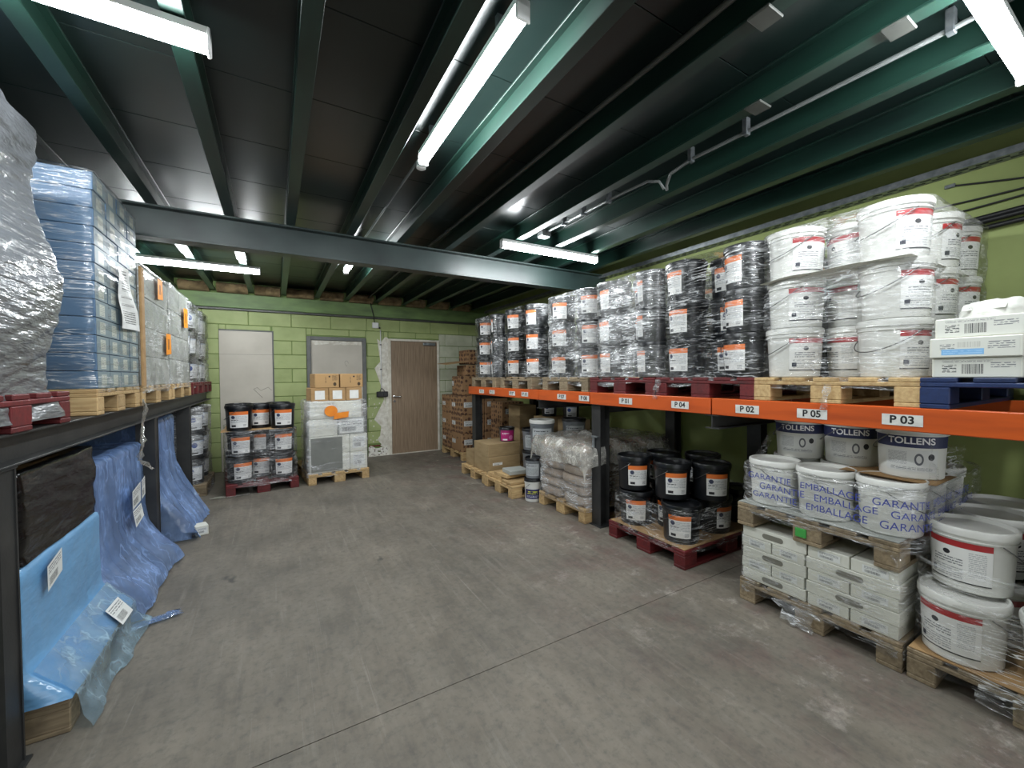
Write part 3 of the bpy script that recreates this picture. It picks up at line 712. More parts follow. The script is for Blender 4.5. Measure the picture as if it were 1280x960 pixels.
# blue pallet with flat cartons
pallet('blue painted pallet at the right end of the orange beam', PX - .01, .285, UZ, 'wood_blue', W=.8)
def carton(name, label, cx, cy, z, sx, sy, sz, mat, front=None, end=None, rz=0, group=None, cat='carton', tape=None, slot=False, ch=.004):
    """box; front = printed label mat on the -x face (full), end = on the -y face"""
    t = thing(name, label, cat, (cx, cy, z), rz, group)
    ob('body', cbox_mesh(sx, sy, sz, mat, ch), t)
    if front:
        m, u0, u1, v0, v1 = front; x = -sx / 2 - .0012
        key = ('fr', m, sx, sy, sz, u0, u1, v0, v1)
        if key not in _pm: _pm[key] = quad_uv(m, 'label', (x, sy * (.5 - u0), sz * v0), (x, sy * (.5 - u1), sz * v0), (x, sy * (.5 - u1), sz * v1), (x, sy * (.5 - u0), sz * v1))
        ob('label', _pm[key], t)
    if end:
        m, u0, u1, v0, v1 = end; y = -sy / 2 - .0012
        key = ('en', m, sx, sy, sz, u0, u1, v0, v1)
        if key not in _pm: _pm[key] = quad_uv(m, 'label', (sx * (u0 - .5), y, sz * v0), (sx * (u1 - .5), y, sz * v0), (sx * (u1 - .5), y, sz * v1), (sx * (u0 - .5), y, sz * v1))
        ob('label', _pm[key], t)
    if tape:
        ob('tape', G().box(-sx / 2 - .001, sx / 2 + .001, -.025, .025, sz - .02, sz + .001).mesh('tape', tape), t)
    if slot:
        pts = []
        g = G(); n = 8; vs = []
        for side in (1, -1):
            for i in range(n + 1):
                a = -PI / 2 + PI * i / n; vs.append((-sx / 2 - .0014, side * (.045 + .016 * math.cos(a)), sz * .5 + side * .016 * math.sin(a)))
        ob('hand_hole', g.add(vs, [tuple(range(len(vs)))[::-1]]).mesh('hand_hole', 'slot_dark'), t)
    return t
def cbox_mesh(sx, sy, sz, mat, ch=.004):
    key = ('cb', round(sx, 4), round(sy, 4), round(sz, 4), mat)
    if key not in _pm: _pm[key] = G().box(-sx / 2, sx / 2, -sy / 2, sy / 2, 0, sz, ch).mesh('body', mat)
    return _pm[key]
bz = UZ + .144
carton('flat_carton', 'white flat carton at the bottom of the stack on the blue pallet', 2.90, .515, bz, .5, .27, .088, 'carton_white', ('box_print', .03, .97, .05, .95))
carton('flat_carton', 'white flat carton with pale blue print, middle of stack on blue pallet', 2.885, .52, bz + .089, .5, .275, .090, 'carton_white', ('box_print_blue', .03, .97, .05, .95), rz=.01)
carton('flat_carton', 'white flat carton on top of the stack, under the plastic bag', 2.91, .505, bz + .180, .5, .27, .088, 'carton_white', ('box_print', .03, .97, .05, .95), rz=-.02)
for i in range(4):
    carton('flat_carton', ['grey flat carton lowest in the rear stack on the blue pallet', 'grey flat carton second from bottom, rear stack on blue pallet', 'grey flat carton third from bottom, rear stack on blue pallet', 'grey flat carton topmost in the rear stack on blue pallet'][i], 3.02 + .02 * (i % 2), .20 + .012 * (-1) ** i, bz + i * .062, .56, .32, .061, 'carton_grey' if i % 2 else 'carton_white')
carton('product_box', 'small brown box with red print at right frame edge', 2.99, .16, bz + .249, .16, .12, .1, 'cardboard', ('label_red', .1, .9, .1, .9))
# crumpled plastic bag
rows = []
for j in range(13):
    ph = j / 12 * PI / 2; row = []
    for i in range(40):
        a = 2 * PI * i / 40; rr_ = math.cos(ph) ** .5
        d = 1 + .10 * noise.noise((math.cos(a) * 2.2, math.sin(a) * 2.2, ph * 2)) + .05 * noise.noise((math.cos(a) * 6, math.sin(a) * 6, ph * 5))
        row.append((.23 * math.cos(a) * rr_ * d, .13 * math.sin(a) * rr_ * d, .085 * math.sin(ph) ** .8 * d))
    rows.append(row)
simple('bag_white', rgb(216, 216, 210), rgb(196, 196, 190), .4, scale=8, bump=.6, bscale=22)
bag = ob('plastic_bag', G().grid(rows, True).mesh('plastic_bag', 'bag_white', 180), None, (2.93, .48, bz + .269), -.1)
tag(bag, 'crumpled white plastic bag lying on top of the white flat cartons', 'bag')
ob('label', quad_uv('box_print', 'label', (-.212, .075, .035), (-.212, -.06, .035), (-.185, -.06, .062), (-.185, .075, .062)), bag)

# -------------------------------------------------- right side, floor level
# patterned cartons in the far corner
pallet('small pale pallet in the far corner by the timber door', 3.36, 6.93, 0, 'wood', W=1.0)
n = 0
ly = ['bottom', 'second', 'third']
for l in range(3):
    for c, (x, y, sx, sy, ps) in enumerate(((2.98, 7.18, .44, .46, 'beside the timber door'), (2.98, 6.70, .44, .48, 'at the front corner'), (3.44, 6.70, .46, .48, 'behind the rack post'), (3.86 - .0, 6.70, .0, 0, ''))):
        if sx == 0: continue
        carton('patterned_carton', f'brown dotted carton, {ly[l]} layer, {ps} of the corner stack', x, y, .144 + l * .325, sx, sy, .322, 'carton_dotted', ('label_box', .1, .42, .4, .62) if c != 2 else None, ('label_box', .1, .62, .38, .66), ch=.008)
carton('patterned_carton', 'brown dotted carton above the corner stack, white label on its side', 3.05, 6.86, 1.12, .42, .44, .34, 'carton_dotted', ('label_box', .02, .2, .5, .75), ch=.008)
carton('patterned_carton', 'brown dotted carton next to the rack upright, upper corner stack', 3.48, 6.80, 1.12, .40, .46, .34, 'carton_dotted', ch=.008)
carton('patterned_carton', 'brown dotted open carton with a raised flap in the corner', 3.20, 6.95, 1.462, .44, .46, .2, 'carton_dotted', ch=.006)
fo = ob('carton_flap', G().box(-.2, .2, -.23, .23, 0, .005, .001).mesh('carton_flap', 'cardboard'), None, (2.79, 6.95, 1.70), rot=(0.06, -.12, 0))
tag(fo, 'raised plain card flap above the patterned cartons in corner', 'card')
carton('patterned_carton', 'topmost brown dotted carton high in the far corner', 3.22, 6.98, 1.68, .38, .42, .26, 'carton_dotted', ch=.006)
carton('kraft_carton', 'tall olive brown carton standing behind the magenta pail', 3.36, 5.45, .146, .3, .34, .86, 'cardboard_olive')
for i in range(3):
    carton('patterned_carton', ['brown dotted carton on the floor behind the rack post', 'brown dotted carton second up behind the rack post', 'brown dotted carton third up, behind the rack post'][i], 3.5, 6.18, i * .34, .42, .42, .335, 'carton_dotted', None, ('label_box', .15, .6, .4, .66))

# small pallet with kraft cartons
pallet('pale pallet under the olive brown cartons', 3.02, 5.29, 0, 'wood', W=.8)
carton('kraft_carton', 'olive brown carton alone at the far end of its pallet', 2.70, 5.53, .144, .42, .28, .22, 'cardboard_olive')
carton('kraft_carton', 'lower olive brown carton with a white label strip', 2.73, 5.12, .144, .5, .46, .21, 'cardboard_olive', None, ('label_box', .12, .42, .45, .62))
carton('kraft_carton', 'upper olive brown carton beneath the magenta pail', 2.73, 5.13, .356, .5, .45, .175, 'cardboard_olive')
pail('magenta', 'small magenta-labelled pail standing on the olive brown cartons', 2.86, 5.06, .532, W(245), s=1.1)
# low pallet carrying flat wooden packs
pallet('low pale pallet with flat packs next to the stacked small pails', 3.0, 4.50, 0, 'wood', W=.74)
for i, (x, y, z, sx, sy, sz, rz) in enumerate(((2.61, 4.65, .145, .36, .34, .045, .03), (2.59, 4.31, .145, .34, .24, .03, -.03), (2.60, 4.50, .192, .32, .3, .04, .08), (2.62, 4.42, .234, .26, .24, .05, -.08))):
    carton('flat_pack', ['pale flat pack at the far end of the low pallet', 'thin pale flat pack at the near edge of low pallet', 'pale flat pack lying across two others on low pallet', 'topmost pale flat pack on the low pallet'][i], x, y, z, sx, sy, sz, 'carton_grey' if i == 3 else 'wood', None, None, rz)
# paint pails standing behind and beside
pail('whitesmall', 'white pail with navy and yellow label on the floor by sacks', 2.60, 3.985, 0, W(232), s=.92, hz=1.0)
pail('darkgrey', 'grey pail with black lid standing on the small white pail', 2.61, 3.985, .270, W(225), s=.70, hz=.80)
pail('mixed', 'tall grey pail with white lid behind the draped sacks', 2.93, 4.27, .53, W(235), s=1.08, hz=1.12)
pail('darkgrey', 'black-lidded pail under the tall white-lidded pail behind sacks', 2.93, 4.27, .146, W(235), hz=1.27)
pail('darkgrey', 'grey pail with black lid, right of white-lidded pail', 3.22, 3.99, .62, W(240), hz=1.05)
carton('kraft_carton', 'olive brown carton under the black-lidded grey pail', 3.22, 3.99, 0, .34, .25, .62, 'cardboard_olive')
pail('darkgrey', 'dark pail behind and left of the white-lidded pail', 3.08, 4.72, .44, W(240))
pail('darkgrey', 'dark pail lower, behind and left of white-lidded pail', 3.08, 4.72, .146, W(240), hz=.97)
for i, (x, y, z) in enumerate(((3.42, 4.80, .88), (3.52, 4.42, .86))):
    pail('bluelab', ['dark pail with pale label in shade above the grey pails', 'dark pail with blue-white label against the green wall'][i], x, y, z, W(235), s=.8, hz=.75)
carton('kraft_carton', 'olive brown carton in shade under the dark label pail', 3.42, 4.78, .146, .34, .34, .733, 'cardboard_olive')
carton('kraft_carton', 'olive brown carton in shade by the green wall', 3.55, 4.40, .146, .3, .34, .713, 'cardboard_olive')

# sacks on a pallet
def sack_mesh(sx, sy, sz, seed):
    rows = []; n, m = 22, 11
    for j in range(m):
        ph = -PI / 2 + PI * j / (m - 1); row = []
        cz = math.copysign(abs(math.sin(ph)) ** .6, math.sin(ph)); cr = abs(math.cos(ph)) ** .28 if 0 < j < m - 1 else 0.0
        for i in range(n):
            a = 2 * PI * i / n; ca, sa = math.cos(a), math.sin(a)
            x = math.copysign(abs(ca) ** .38, ca); y = math.copysign(abs(sa) ** .38, sa)
            d = .02 * noise.noise((x * 2.4 + seed, y * 2.4, cz * 2)); row.append((x * cr * sx / 2 + d * x * .6, y * cr * sy / 2 + d * y * .6, sz / 2 + cz * sz / 2 + (d * .25 if 0 < j < m - 1 else 0)))
        rows.append(row)
    return G().grid(rows, True).mesh('sack', 'sack_paper', 180)
SK = [sack_mesh(.395, .40, .106, s * 4.7) for s in range(3)]
PBX, PBY = 3.20, 3.46
pallet('pale pallet under the film-draped paper sacks', PBX, PBY, 0, 'wood', W=.8)
up_ = ['lowest', 'second', 'third', 'fourth', 'fifth', 'topmost']
for l in range(6):
    for x, y, ps in ((-.4, .2, 'far half of the aisle side'), (-.4, -.2, 'near half of the aisle side'), (0, -.2, 'near side, middle row'), (.4, -.2, 'near side, back row'), (0, .2, 'far side, middle row')):
        if ps.startswith('far side') and l < 5: continue
        s = ob('sack', SK[(l + int(x * 5)) % 3], None, (PBX + x + random.uniform(-.012, .012), PBY + y + random.uniform(-.012, .012), .145 + l * .1), PI * (l % 2))
        tag(s, f'brown paper sack, {up_[l]} layer, {ps}', 'sack', 'paper sacks on the draped pallet')
wrap('clear film round the stack of brown paper sacks', PBX, PBY, .612, .412, .12, .70, 'film_veil', .06, (.245, .345, .445, .545), .012, seed=31, top=0, uneven=.04)
rows = []    # loose sheet thrown over the sacks
for i in range(41):
    row = []
    for j in range(37):
        u, v = (i / 40 - .5) * 1.5, (j / 36 - .5) * 1.12; ox = max(0, abs(u) - .60); oy = max(0, abs(v) - .41)
        lim = .10 + .12 * noise.noise((v * 3.2, u * 2.0, 8.0))
        x = max(-.63, min(.63, u)); y = max(-.44, min(.44, v))
        drop = ox * 1.25 + oy * 1.25
        cr = .032 * noise.noise((u * 6, v * 6, 1.5)) + .02 * noise.noise((u * 15, v * 15, 4.4))
        bul = .03 * noise.noise((u * 5, v * 5, 12.0))
        row.append((x + (math.copysign(.03 + bul + ox * .12, u) if ox > 0 else 0), y + (math.copysign(.03 + bul + oy * .12, v) if oy > 0 else 0),
                    .775 + abs(cr) * 1.3 + .05 * math.exp(-((u + .1) ** 2 + (v - .05) ** 2) / .05) - drop * (1 + lim)))
    rows.append(row)
tag(ob('film_sheet', G().grid(rows).mesh('film_sheet', 'film_loose', 180), None, (PBX, PBY, 0)), 'crumpled translucent plastic sheet thrown over the paper sacks', 'film')

# black pails on the red floor pallet
RPX, RPY = 3.215, 2.345
pallet('red pallet on the floor under loose black pails', RPX, RPY, 0, 'wood_red', W=.8)
sheet('brown card sheet on the red floor pallet under black pails', RPX, RPY, .149, 1.18, .78, 2, 'cardboard', .0)
pail_stack('black', 'black pail', 'on the red floor pallet', RPX, RPY, .15, 1, .297, {0: W(230), 1: W(222), 2: W(200), 3: W(262), 4: W(262), 5: W(220), 6: W(220)}, jitter=.006, group='black pails on the red floor pallet')
for nm, x, y, fa in (('leftmost of the front three', 2.80, 2.61, W(237)), ('middle of the front three', 2.86, 2.25, W(233)), ('rightmost of the front three', 3.10, 2.06, W(236)), ('at the back left', 3.15, 2.58, W(190)), ('at the back right', 3.38, 2.33, W(190))):
    pail('black', f'black pail, upper layer, {nm}, on the red floor pallet', x, y, .448, fa, 'black pails on the red floor pallet', bail_at=PI / 2 - .45)
wrap('torn clear film round the lower black pails on the red floor pallet', RPX, RPY, .60, .402, .10, .435, 'film_clear', .12, (), .012, seed=11, top=.0, flare=.0, uneven=.05)

# white cartons with a second pallet of white pails on top
WX, WY = 3.21, 1.13
pallet('worn pallet on the floor under the low white cartons', WX, WY, 0, 'wood_old', W=.8)
lw = ['bottom', 'second', 'third', 'fourth', 'top']
for l in range(5):
    flip = l % 2
    for mdl in range(3):
        x0 = WX - .585 + mdl * .39
        def yy(a): return WY + (-a if flip else a)
        cols = [(.205, .365, 'long'), (-.083, .197, 'short'), (-.284, .197, 'short')] if not flip else [(.182, .41, 'long'), (-.121, .18, 'short'), (-.304, .18, 'short')]
        for ci, (yc, sy, kd) in enumerate(cols):
            pos = yy(yc)
            if mdl > 0 and pos > WY - .05 and not (kd == 'long' and flip): continue
            rowname = ['on the aisle face', 'in the middle row', 'in the back row'][mdl]
            if kd == 'long':
                for d in (0, 1):
                    if d == 1 and not flip: continue
                    carton('white_carton', f'long white carton, {lw[l]} layer, {rowname}{", second deep" if d else ""} of the floor pallet', x0 + .0975 + d * .195, pos, .145 + l * .0685,   .193, sy - .002, .067, 'carton_white', slot=(mdl == 0 and d == 0), group='white cartons on the worn floor pallet', ch=.003)
            else:
                end = 'nearer' if (pos < yy(-.2)) == (not flip) and ci == 2 else ('nearer' if ci == 2 and not flip else 'farther')
                end = {(1, 0): 'inner', (2, 0): 'nearest', (1, 1): 'inner', (2, 1): 'farthest'}[ci, flip]
                carton('white_carton', f'{end} short white carton, {lw[l]} layer, {rowname} of the floor pallet', x0 + .195, pos, .145 + l * .0685, .385, sy - .003, .067, 'carton_white', ('label_box', .25, .8, .2, .8) if mdl == 0 else None, group='white cartons on the worn floor pallet', ch=.003)
for i in range(4):
    pass
wrap('clear film round the low white cartons on the floor pallet', WX, WY, .60, .405, .07, .43, 'film_clear', .03, (), .004, seed=15, top=0, flare=.006, uneven=.05)
UZ2 = .145 + 5 * .0685 + .004
up2 = pallet('worn pallet with a green-marked block, on top of the white cartons', WX - .01, WY + .01, UZ2, 'wood_old', W=.8)
ob('paint_mark', G().box(-.61, -.599, .0, .055, .035, .085, .002).mesh('paint_mark', 'green_spot'), up2)
sheet('grey card sheet on the upper pallet under white pails', WX - .01, WY + .01, UZ2 + .148, 1.19, .79, 7, 'carton_grey', .0)
Z2 = UZ2 + .15
TP = [(2.775, 1.40, 'at the far aisle corner', 0, W(225)), (2.765, 1.115, 'in the middle of the aisle side', 0, W(230)), (2.79, .832, 'at the near aisle corner', 0, W(250)),
      (3.08, 1.40, 'behind the far aisle corner', 0, W(225)), (3.07, 1.115, 'behind the middle of the aisle side', 0, W(225)), (3.09, .832, 'on the near side behind the corner pail', 0, W(250)), (3.40, .832, 'on the near side at the back', 0, W(250)),
      (3.03, 1.37, 'left of the three', 1, W(197)), (3.06, 1.10, 'middle of the three', 1, W(196)), (2.95, .80, 'right of the three', 1, W(196))]
for x, y, nm, l, fa in TP:
    pail('tollens', f'navy-banded white pail, {"upper" if l else "lower"} layer, {nm}', x, y, Z2 + l * .2765, fa if l else fa + 2.6, 'navy-banded white pails over the white cartons', s=.98 if l else .96)
sheet('small brown card piece under the upper navy-banded pails', 2.95, .86, Z2 + .2755, .34, .4, 3, 'cardboard', .02)
wr = wrap('clear film printed in blue round the lower navy-banded pails', WX - .01, WY - .014, .605, .437, UZ2 + .09, Z2 + .245, 'film_clear', .14, (), .012, seed=19, top=.02, flare=.004, uneven=.04)
def film_text(body, size, u, z, tilt=0):     # blue warning print on the film: aisle face then near corner and side
    me = text_mesh(body, size, 'blue_ink', bold=.0).copy()
    hx, hy, r = .613, .446, .16
    for v in me.vertices:
        s = u + v.co.x; zz = z + v.co.z + tilt * s
        L1 = 2 * (hy - r)
        if s < L1: p = (-hx, hy - r - s)
        elif s < L1 + r * PI / 2:
            a = PI + (s - L1) / r; p = (-hx + r + r * math.cos(a), -hy + r + r * math.sin(a))
        else: p = (-hx + r + (s - L1 - r * PI / 2), -hy)
        wv = .006 * noise.noise((s * 9, zz * 14, 2.0)); q_ = .004 + .004 * noise.noise((s * 5, zz * 8, 6.0))
        v.co = (p[0] - q_, p[1] - q_, zz + wv)
    ob('film_print', me, wr)
for kz, off in ((Z2 + .190, 0), (Z2 + .135, .07), (Z2 + .08, .03)):
    for q, wd in enumerate(('GARANTIE', 'EMBALLAGE', 'GARANTIE', 'EMBALLAGE', 'GARANTIE')): film_text(wd, .052, .06 + off + q * .31, kz - .003 * q)
strip('twisted tail of clear film hanging at the corner of the upper pallet', [(2.60 - .008 * i, .735 + .01 * math.sin(i * 1.4), UZ2 + .10 - .018 * i) for i in range(10)], .06, seed=9)
# sloping veil of film from the upper navy-banded pails down to the pallet
rows = []
for i in range(25):
    t = i / 24; row = []
    for j in range(25):
        s = j / 24
        P0 = Vector((2.64 + .62 * s, .715 + .01 * s, Z2 + .02)); P1 = Vector((2.83 + .62 * s, .70 - .0 * s, 1.10 - .05 * s))
        p = P0.lerp(P1, t); q = noise.noise((t * 5, s * 7, 3.3)) * .022
        row.append((p.x + q, p.y - .022 * math.sin(PI * t) + q, p.z))
    rows.append(row)
tag(ob('film_sheet', G().grid(rows).mesh('film_sheet', 'film_clear', 180)), 'slanting veil of clear film beside the rightmost navy-banded pail', 'film')
rows = []
for i in range(21):
    t = i / 20; row = []
    for j in range(13):
        s = j / 12
        p = Vector((2.66 + .1 * t + .1 * s, 1.545 - .01 * s, Z2 + .18)).lerp(Vector((2.90 + .1 * s, 1.50, 1.07)), t); q = noise.noise((t * 5, s * 7, 8.3)) * .02
        row.append((p.x + q, p.y + q, p.z))
    rows.append(row)
tag(ob('film_sheet', G().grid(rows).mesh('film_sheet', 'film_clear', 180)), 'slanting veil of clear film beside the leftmost navy-banded pail', 'film')

# nearest pallet, white pails with a red stripe
NX, NY = 3.215, .315
pallet('worn pallet at the right frame edge under red-striped white pails', NX, NY, 0, 'wood_old', W=.8)
sheet('brown card sheet under the red-striped white pails near the camera', NX, NY, .149, 1.19, .79, 11, 'cardboard', .0)
for nm, x, y, l, fa in (('lower layer, at the front corner', 2.765, .565, 0, W(168)), ('lower layer, cut by the right frame edge', 2.77, .245, 0, W(168)), ('lower layer, behind the front corner', 3.09, .55, 0, W(230)), ('lower layer, behind the cut one', 3.09, .23, 0, W(230)),
                        ('upper layer, set back, nearest to the cartons', 2.875, .560, 1, W(170)), ('upper layer, cut by the right frame edge', 2.85, .235, 1, W(166)), ('upper layer, second from the aisle', 3.20, .555, 1, W(240)), ('upper layer, second from aisle at the edge', 3.18, .24, 1, W(240)), ('upper layer, farthest from the aisle', 3.51, .56, 1, W(240))):
    pail('white', f'red-striped white pail, {nm}, floor pallet', x, y, .151 + l * .297, fa, 'red-striped white pails on the near floor pallet', bail_at=-PI / 2 + 1.0)
for nm, x, y in (('third behind the front corner', 3.41, .55), ('at the back of the near pallet', 3.41, .23)):
    pail('white', f'red-striped white pail, lower layer, {nm}', x, y, .151, W(238), 'red-striped white pails on the near floor pallet')
wrap('clear film round the red-striped white pails near the camera', NX, NY, .605, .403, .08, .60, 'film_clear', .15, (.46,), .01, seed=23, top=.0, flare=.012, uneven=.06)
strip('torn flap of clear film hanging off the nearest floor pallet', [(2.598 + .006 * math.sin(i * 2), .37 + .004 * i, .135 - .012 * i) for i in range(9)], .26, seed=21)
strip('torn grey film under the worn carton pallet', [(2.606 - .006 * i + .006 * math.sin(i * 2), 1.20 - .004 * i, .12 - .0135 * i) for i in range(9)], .24, seed=27)

# -------------------------------------------------- left rack, upper level
QX = XQ + .01 - .6; LT = ZL + .144
pallet('red pallet at the left frame edge, under the grey wrapped load', QX, 2.28, ZL, 'wood_red', W=.84)
simple('load_dark', rgb(74, 78, 82), rgb(52, 54, 58), .6, scale=2)
ld = ob('load_block', G().box(-.52, .46, -.32, .30, 0, 1.0, .05).mesh('load_block', 'load_dark'), None, (QX, 2.25, LT)); tag(ld, 'dark bulk load inside the grey film at the left edge', 'load')
rows = []; base = rrect(.60, .42, .12, 130)
for j in range(72):
    z = LT - .11 + 1.24 * j / 71; t = j / 71; row = []
    for q_, (x, y) in enumerate(base):
        s_ = q_ * .032; tilt = z - .30 * y + .15 * x
        b = .035 * math.sin(tilt * 7.0 + 1.2) + .03 * noise.noise((x * 2, y * 2, z * 2.5)) + .012 * noise.noise((x * 1.2, y * 1.2, tilt * 22)) + .006 * noise.noise((x * 2, y * 2, tilt * 60))
        s = 1 + (b - .01 + .05 * math.exp(-((t - 0) / .08) ** 2) - .03 * max(0, t - .92) / .08) / math.hypot(x, y); row.append((x * s, y * s, z))
    rows.append(row)
for t in range(1, 8):
    rows.append([(x * (1 - t / 7.5), y * (1 - t / 7.5), LT + 1.13 + .03 * math.sin(t / 7 * PI / 2) + .012 * noise.noise((x * 8, y * 8, t))) for x, y in base])
tag(ob('stretch_film', G().grid(rows, True).mesh('stretch_film', 'film_grey', 180), None, (QX, 2.27, 0)), 'bulging grey stretch film over the big load at left edge', 'film')

pallet('pale pallet on the black rack under the blue cartons', QX, 3.44, ZL, 'wood', W=.8)
rown = ['bottom', 'second', 'third', 'fourth', 'fifth', 'sixth', 'seventh', 'eighth', 'ninth', 'tenth', 'eleventh', 'top']
coln = ['nearest column', 'second column', 'third column', 'farthest column']
for l in range(12):
    for c in range(4):
        yb = 3.065 + .0975 + c * .195
        t = carton('blue_carton', f'blue carton, {rown[l]} layer, {coln[c]} on the aisle side', QX + .345 + random.uniform(-.003, .003), yb, LT + .001 + l * .0985, .50, .192, .0965, 'carton_blue', None, None, 0, 'blue cartons on the black rack')
        key = 'bluelab_end'
        if key not in _pm: _pm[key] = quad_uv('blue_end', 'label', (.2512, -.094, .002), (.2512, .094, .002), (.2512, .094, .0945), (.2512, -.094, .0945))
        ob('label', _pm[key], t)
    t = carton('blue_carton', f'blue carton, {rown[l]} layer, at the back of the near side', QX - .16, 3.165, LT + .001 + l * .0985, .50, .195, .0965, 'carton_blue', group='blue cartons on the black rack')
wrap('clear film round the tall stack of blue cartons', QX + .09, 3.455, .512, .40, LT - .02, LT + 1.19, 'film_clear', .015, tuple(LT + .0985 * i for i in range(1, 12)), .006, seed=41, top=.05)
rows = []
for i in range(10):
    t = i / 9; A = Vector((0, 3.39, 1.78)).lerp(Vector((0, 3.33, 2.15)), t); B = Vector((0, 3.80, 1.80)).lerp(Vector((0, 3.52, 2.17)), t)
    rows.append([(QX + .617 + .006 * math.sin(i + j), A.lerp(B, j / 5).y, A.lerp(B, j / 5).z) for j in range(6)])
tag(ob('paper_sheet', G().grid(rows, False, True).mesh('paper_sheet', 'sheet_print'), None, (.006, 0, 0)), 'white printed notice stuck on the film of the blue cartons', 'notice')

for nm, cy, hw, nz, hz_, ttl in (('nearer', 4.385, .48, 4, .225, 'nearer grey stack'), ('farther', 5.40, .48, 4, .236, 'farther grey stack')):
    pallet(f'pale pallet under the {nm} wrapped grey cartons on black rack', QX, cy, ZL, 'wood', W=.98)
    for l in range(nz):
        for c in range(2):
            carton('grey_carton', f'pale grey carton, {rown[l] if l < 3 else "top"} layer, {"near" if c == 0 else "far"} end, {ttl}', QX + .31, cy - .24 + c * .48, LT + .001 + l * hz_, .55, .475, hz_ - .003, 'carton_grey', group='grey cartons on the black rack', ch=.006)
    wrap(f'clear film round the {nm} wrapped grey cartons', QX + .08, cy, .515, .492, LT - .05, LT + nz * hz_ + .012, 'film_veil', .04, tuple(LT + hz_ * i for i in range(1, nz)), .009, seed=cy * 7, top=.1, flare=.01, uneven=.03)
    for (dy, dz, s) in (((.09, .80, .09), (.36, .36, .10)) if nm == 'nearer' else ((.20, .70, .11),)):
        me = quad_uv('orange_note', 'orange_note', (0, -s, -s), (0, s, -s * .8), (0, s * .9, s), (0, -s * .95, s * .9))
        tag(ob('orange_note', me, None, (QX + .61, cy + dy, LT + dz)), f'orange note stuck on the {nm} grey stack, {"upper" if dz > .5 else "lower"} one', 'note')
ob('post_board', G().box(-.008, .008, -.035, .035, 0, .86, .003).mesh('post_board', 'cardboard'), None, (QX + .612, 3.895, LT)); tag(bpy.data.objects['post_board'], 'brown card edge strip at the corner of the nearer grey stack', 'card')
PAT4 = [('aisle side, near one', .42, -.235), ('aisle side, far one', .42, .235), ('recessed middle', .21, 0), ('near side, second in', 0, -.235)]
for nm, cy in (('nearer', 6.40), ('farther', 7.24)):
    pallet(f'red pallet under the {nm} stack of pale-labelled pails, black rack', QX, cy, ZL, 'wood_red', W=.8)
    pail_stack('bluelab', 'black pail with pale label', f'{nm} stack on black rack', QX, cy, LT, 3, .322, {0: W(-45), 1: W(-45), 2: W(-30), 3: W(-60)}, jitter=.006, pat=PAT4, group='pale-labelled black pails on the black rack')
    wrap(f'clear film round the {nm} pale-labelled pails on black rack', QX, cy, .585, .40, LT - .05, LT + .965, 'film_veil', .15, (LT + .3, LT + .62), .009, seed=cy * 5, top=.14, flare=.01, uneven=.04)
strip('long twisted film tail hanging from the black rack beam', [(XQ + .02 + .012 * math.sin(i * .9), 3.86 + .012 * i * math.sin(i * .5), ZL + .05 - .036 * i) for i in range(16)], .07, 'film_loose', seed=44)

# -------------------------------------------------- left side, floor level
def drape(label, prof, y0, y1, mat, seed, ny=44, foot=.06, name='plastic_cover', twist=None, amp=.02, cat='plastic cover', end=False):
    """sheet hung over a load: prof = [(x, z)] from the top back edge down to the floor, swept along y"""
    P = [Vector((a, 0, b)) for a, b in prof]; L = [0]
    for i in range(1, len(P)): L.append(L[-1] + (P[i] - P[i - 1]).length)
    rows = []
    for j in range(ny + 1):
        t = j / ny; y = y0 + (y1 - y0) * t; row = []; k = 0
        for i in range(49):
            s = L[-1] * i / 48
            while k < len(L) - 2 and L[k + 1] < s: k += 1
            p = P[k].lerp(P[k + 1], (s - L[k]) / (L[k + 1] - L[k])); w_ = i / 48
            q = amp * (noise.noise((y * 6, w_ * 2.2, seed)) + .5 * noise.noise((y * 16, w_ * 5, seed)))
            yy = y + (.10 * w_ ** 3) * noise.noise((y * 5, seed, 1)) * 2 + (twist(t, w_) if twist else 0)
            fl = foot * max(0, w_ - .7) / .3 * (.6 + .8 * noise.noise((y * 4, seed + 3, 0)))
            row.append((p.x + q * (.4 + w_) + fl, yy, max(.004, p.z + (q * .6 if p.z > .03 else abs(q) * .5))))
        rows.append(row)
    if end:       # turn the sheet round the near end of the load
        r0 = rows[0]; xb = prof[0][0]
        for k in range(1, 9):
            t = k / 8; rows.insert(0, [(p[0] + (xb - p[0]) * t, p[1] + .012 * noise.noise((k * .8, p[2] * 5, seed)) - .004, p[2]) for p in r0])
    return tag(ob(name, G().grid(rows).mesh(name, mat, 180)), label, cat)
# nearest: board stack in light blue plastic, black wrapped bale on top
simple('board_dark', rgb(136, 152, 176), rgb(120, 138, 164), .7, scale=3)
b1 = ob('board_stack', G().box(-.58, .0, -.39, .39, .0, .54, .01).mesh('board_stack', 'board_dark'), None, (-.915, 2.775, .148)); tag(b1, 'stack of boards inside the light blue plastic', 'boards')
pallet('worn pallet under the light blue wrapped boards', -1.30, 2.775, 0, 'wood_old', W=.82, L=1.08)
drape('light blue plastic over the nearest board stack, white label on it', [(-1.5, .70), (-.895, .71), (-.885, .70), (-.88, .31), (-.865, .28), (-.755, .16), (-.75, .145)], 2.365, 3.19, 'film_lightblue', 3, foot=.0, amp=.006, end=True)
drape('pale clear skirt of film at the foot of the light blue plastic', [(-.862, .292), (-.752, .172), (-.738, .15), (-.732, .06), (-.715, .006)], 2.37, 3.20, 'film_paleblue', 5, foot=.05, amp=.012, name='film_skirt', cat='film')
bw_rows = []; base = rrect(.30, .41, .03, 90)
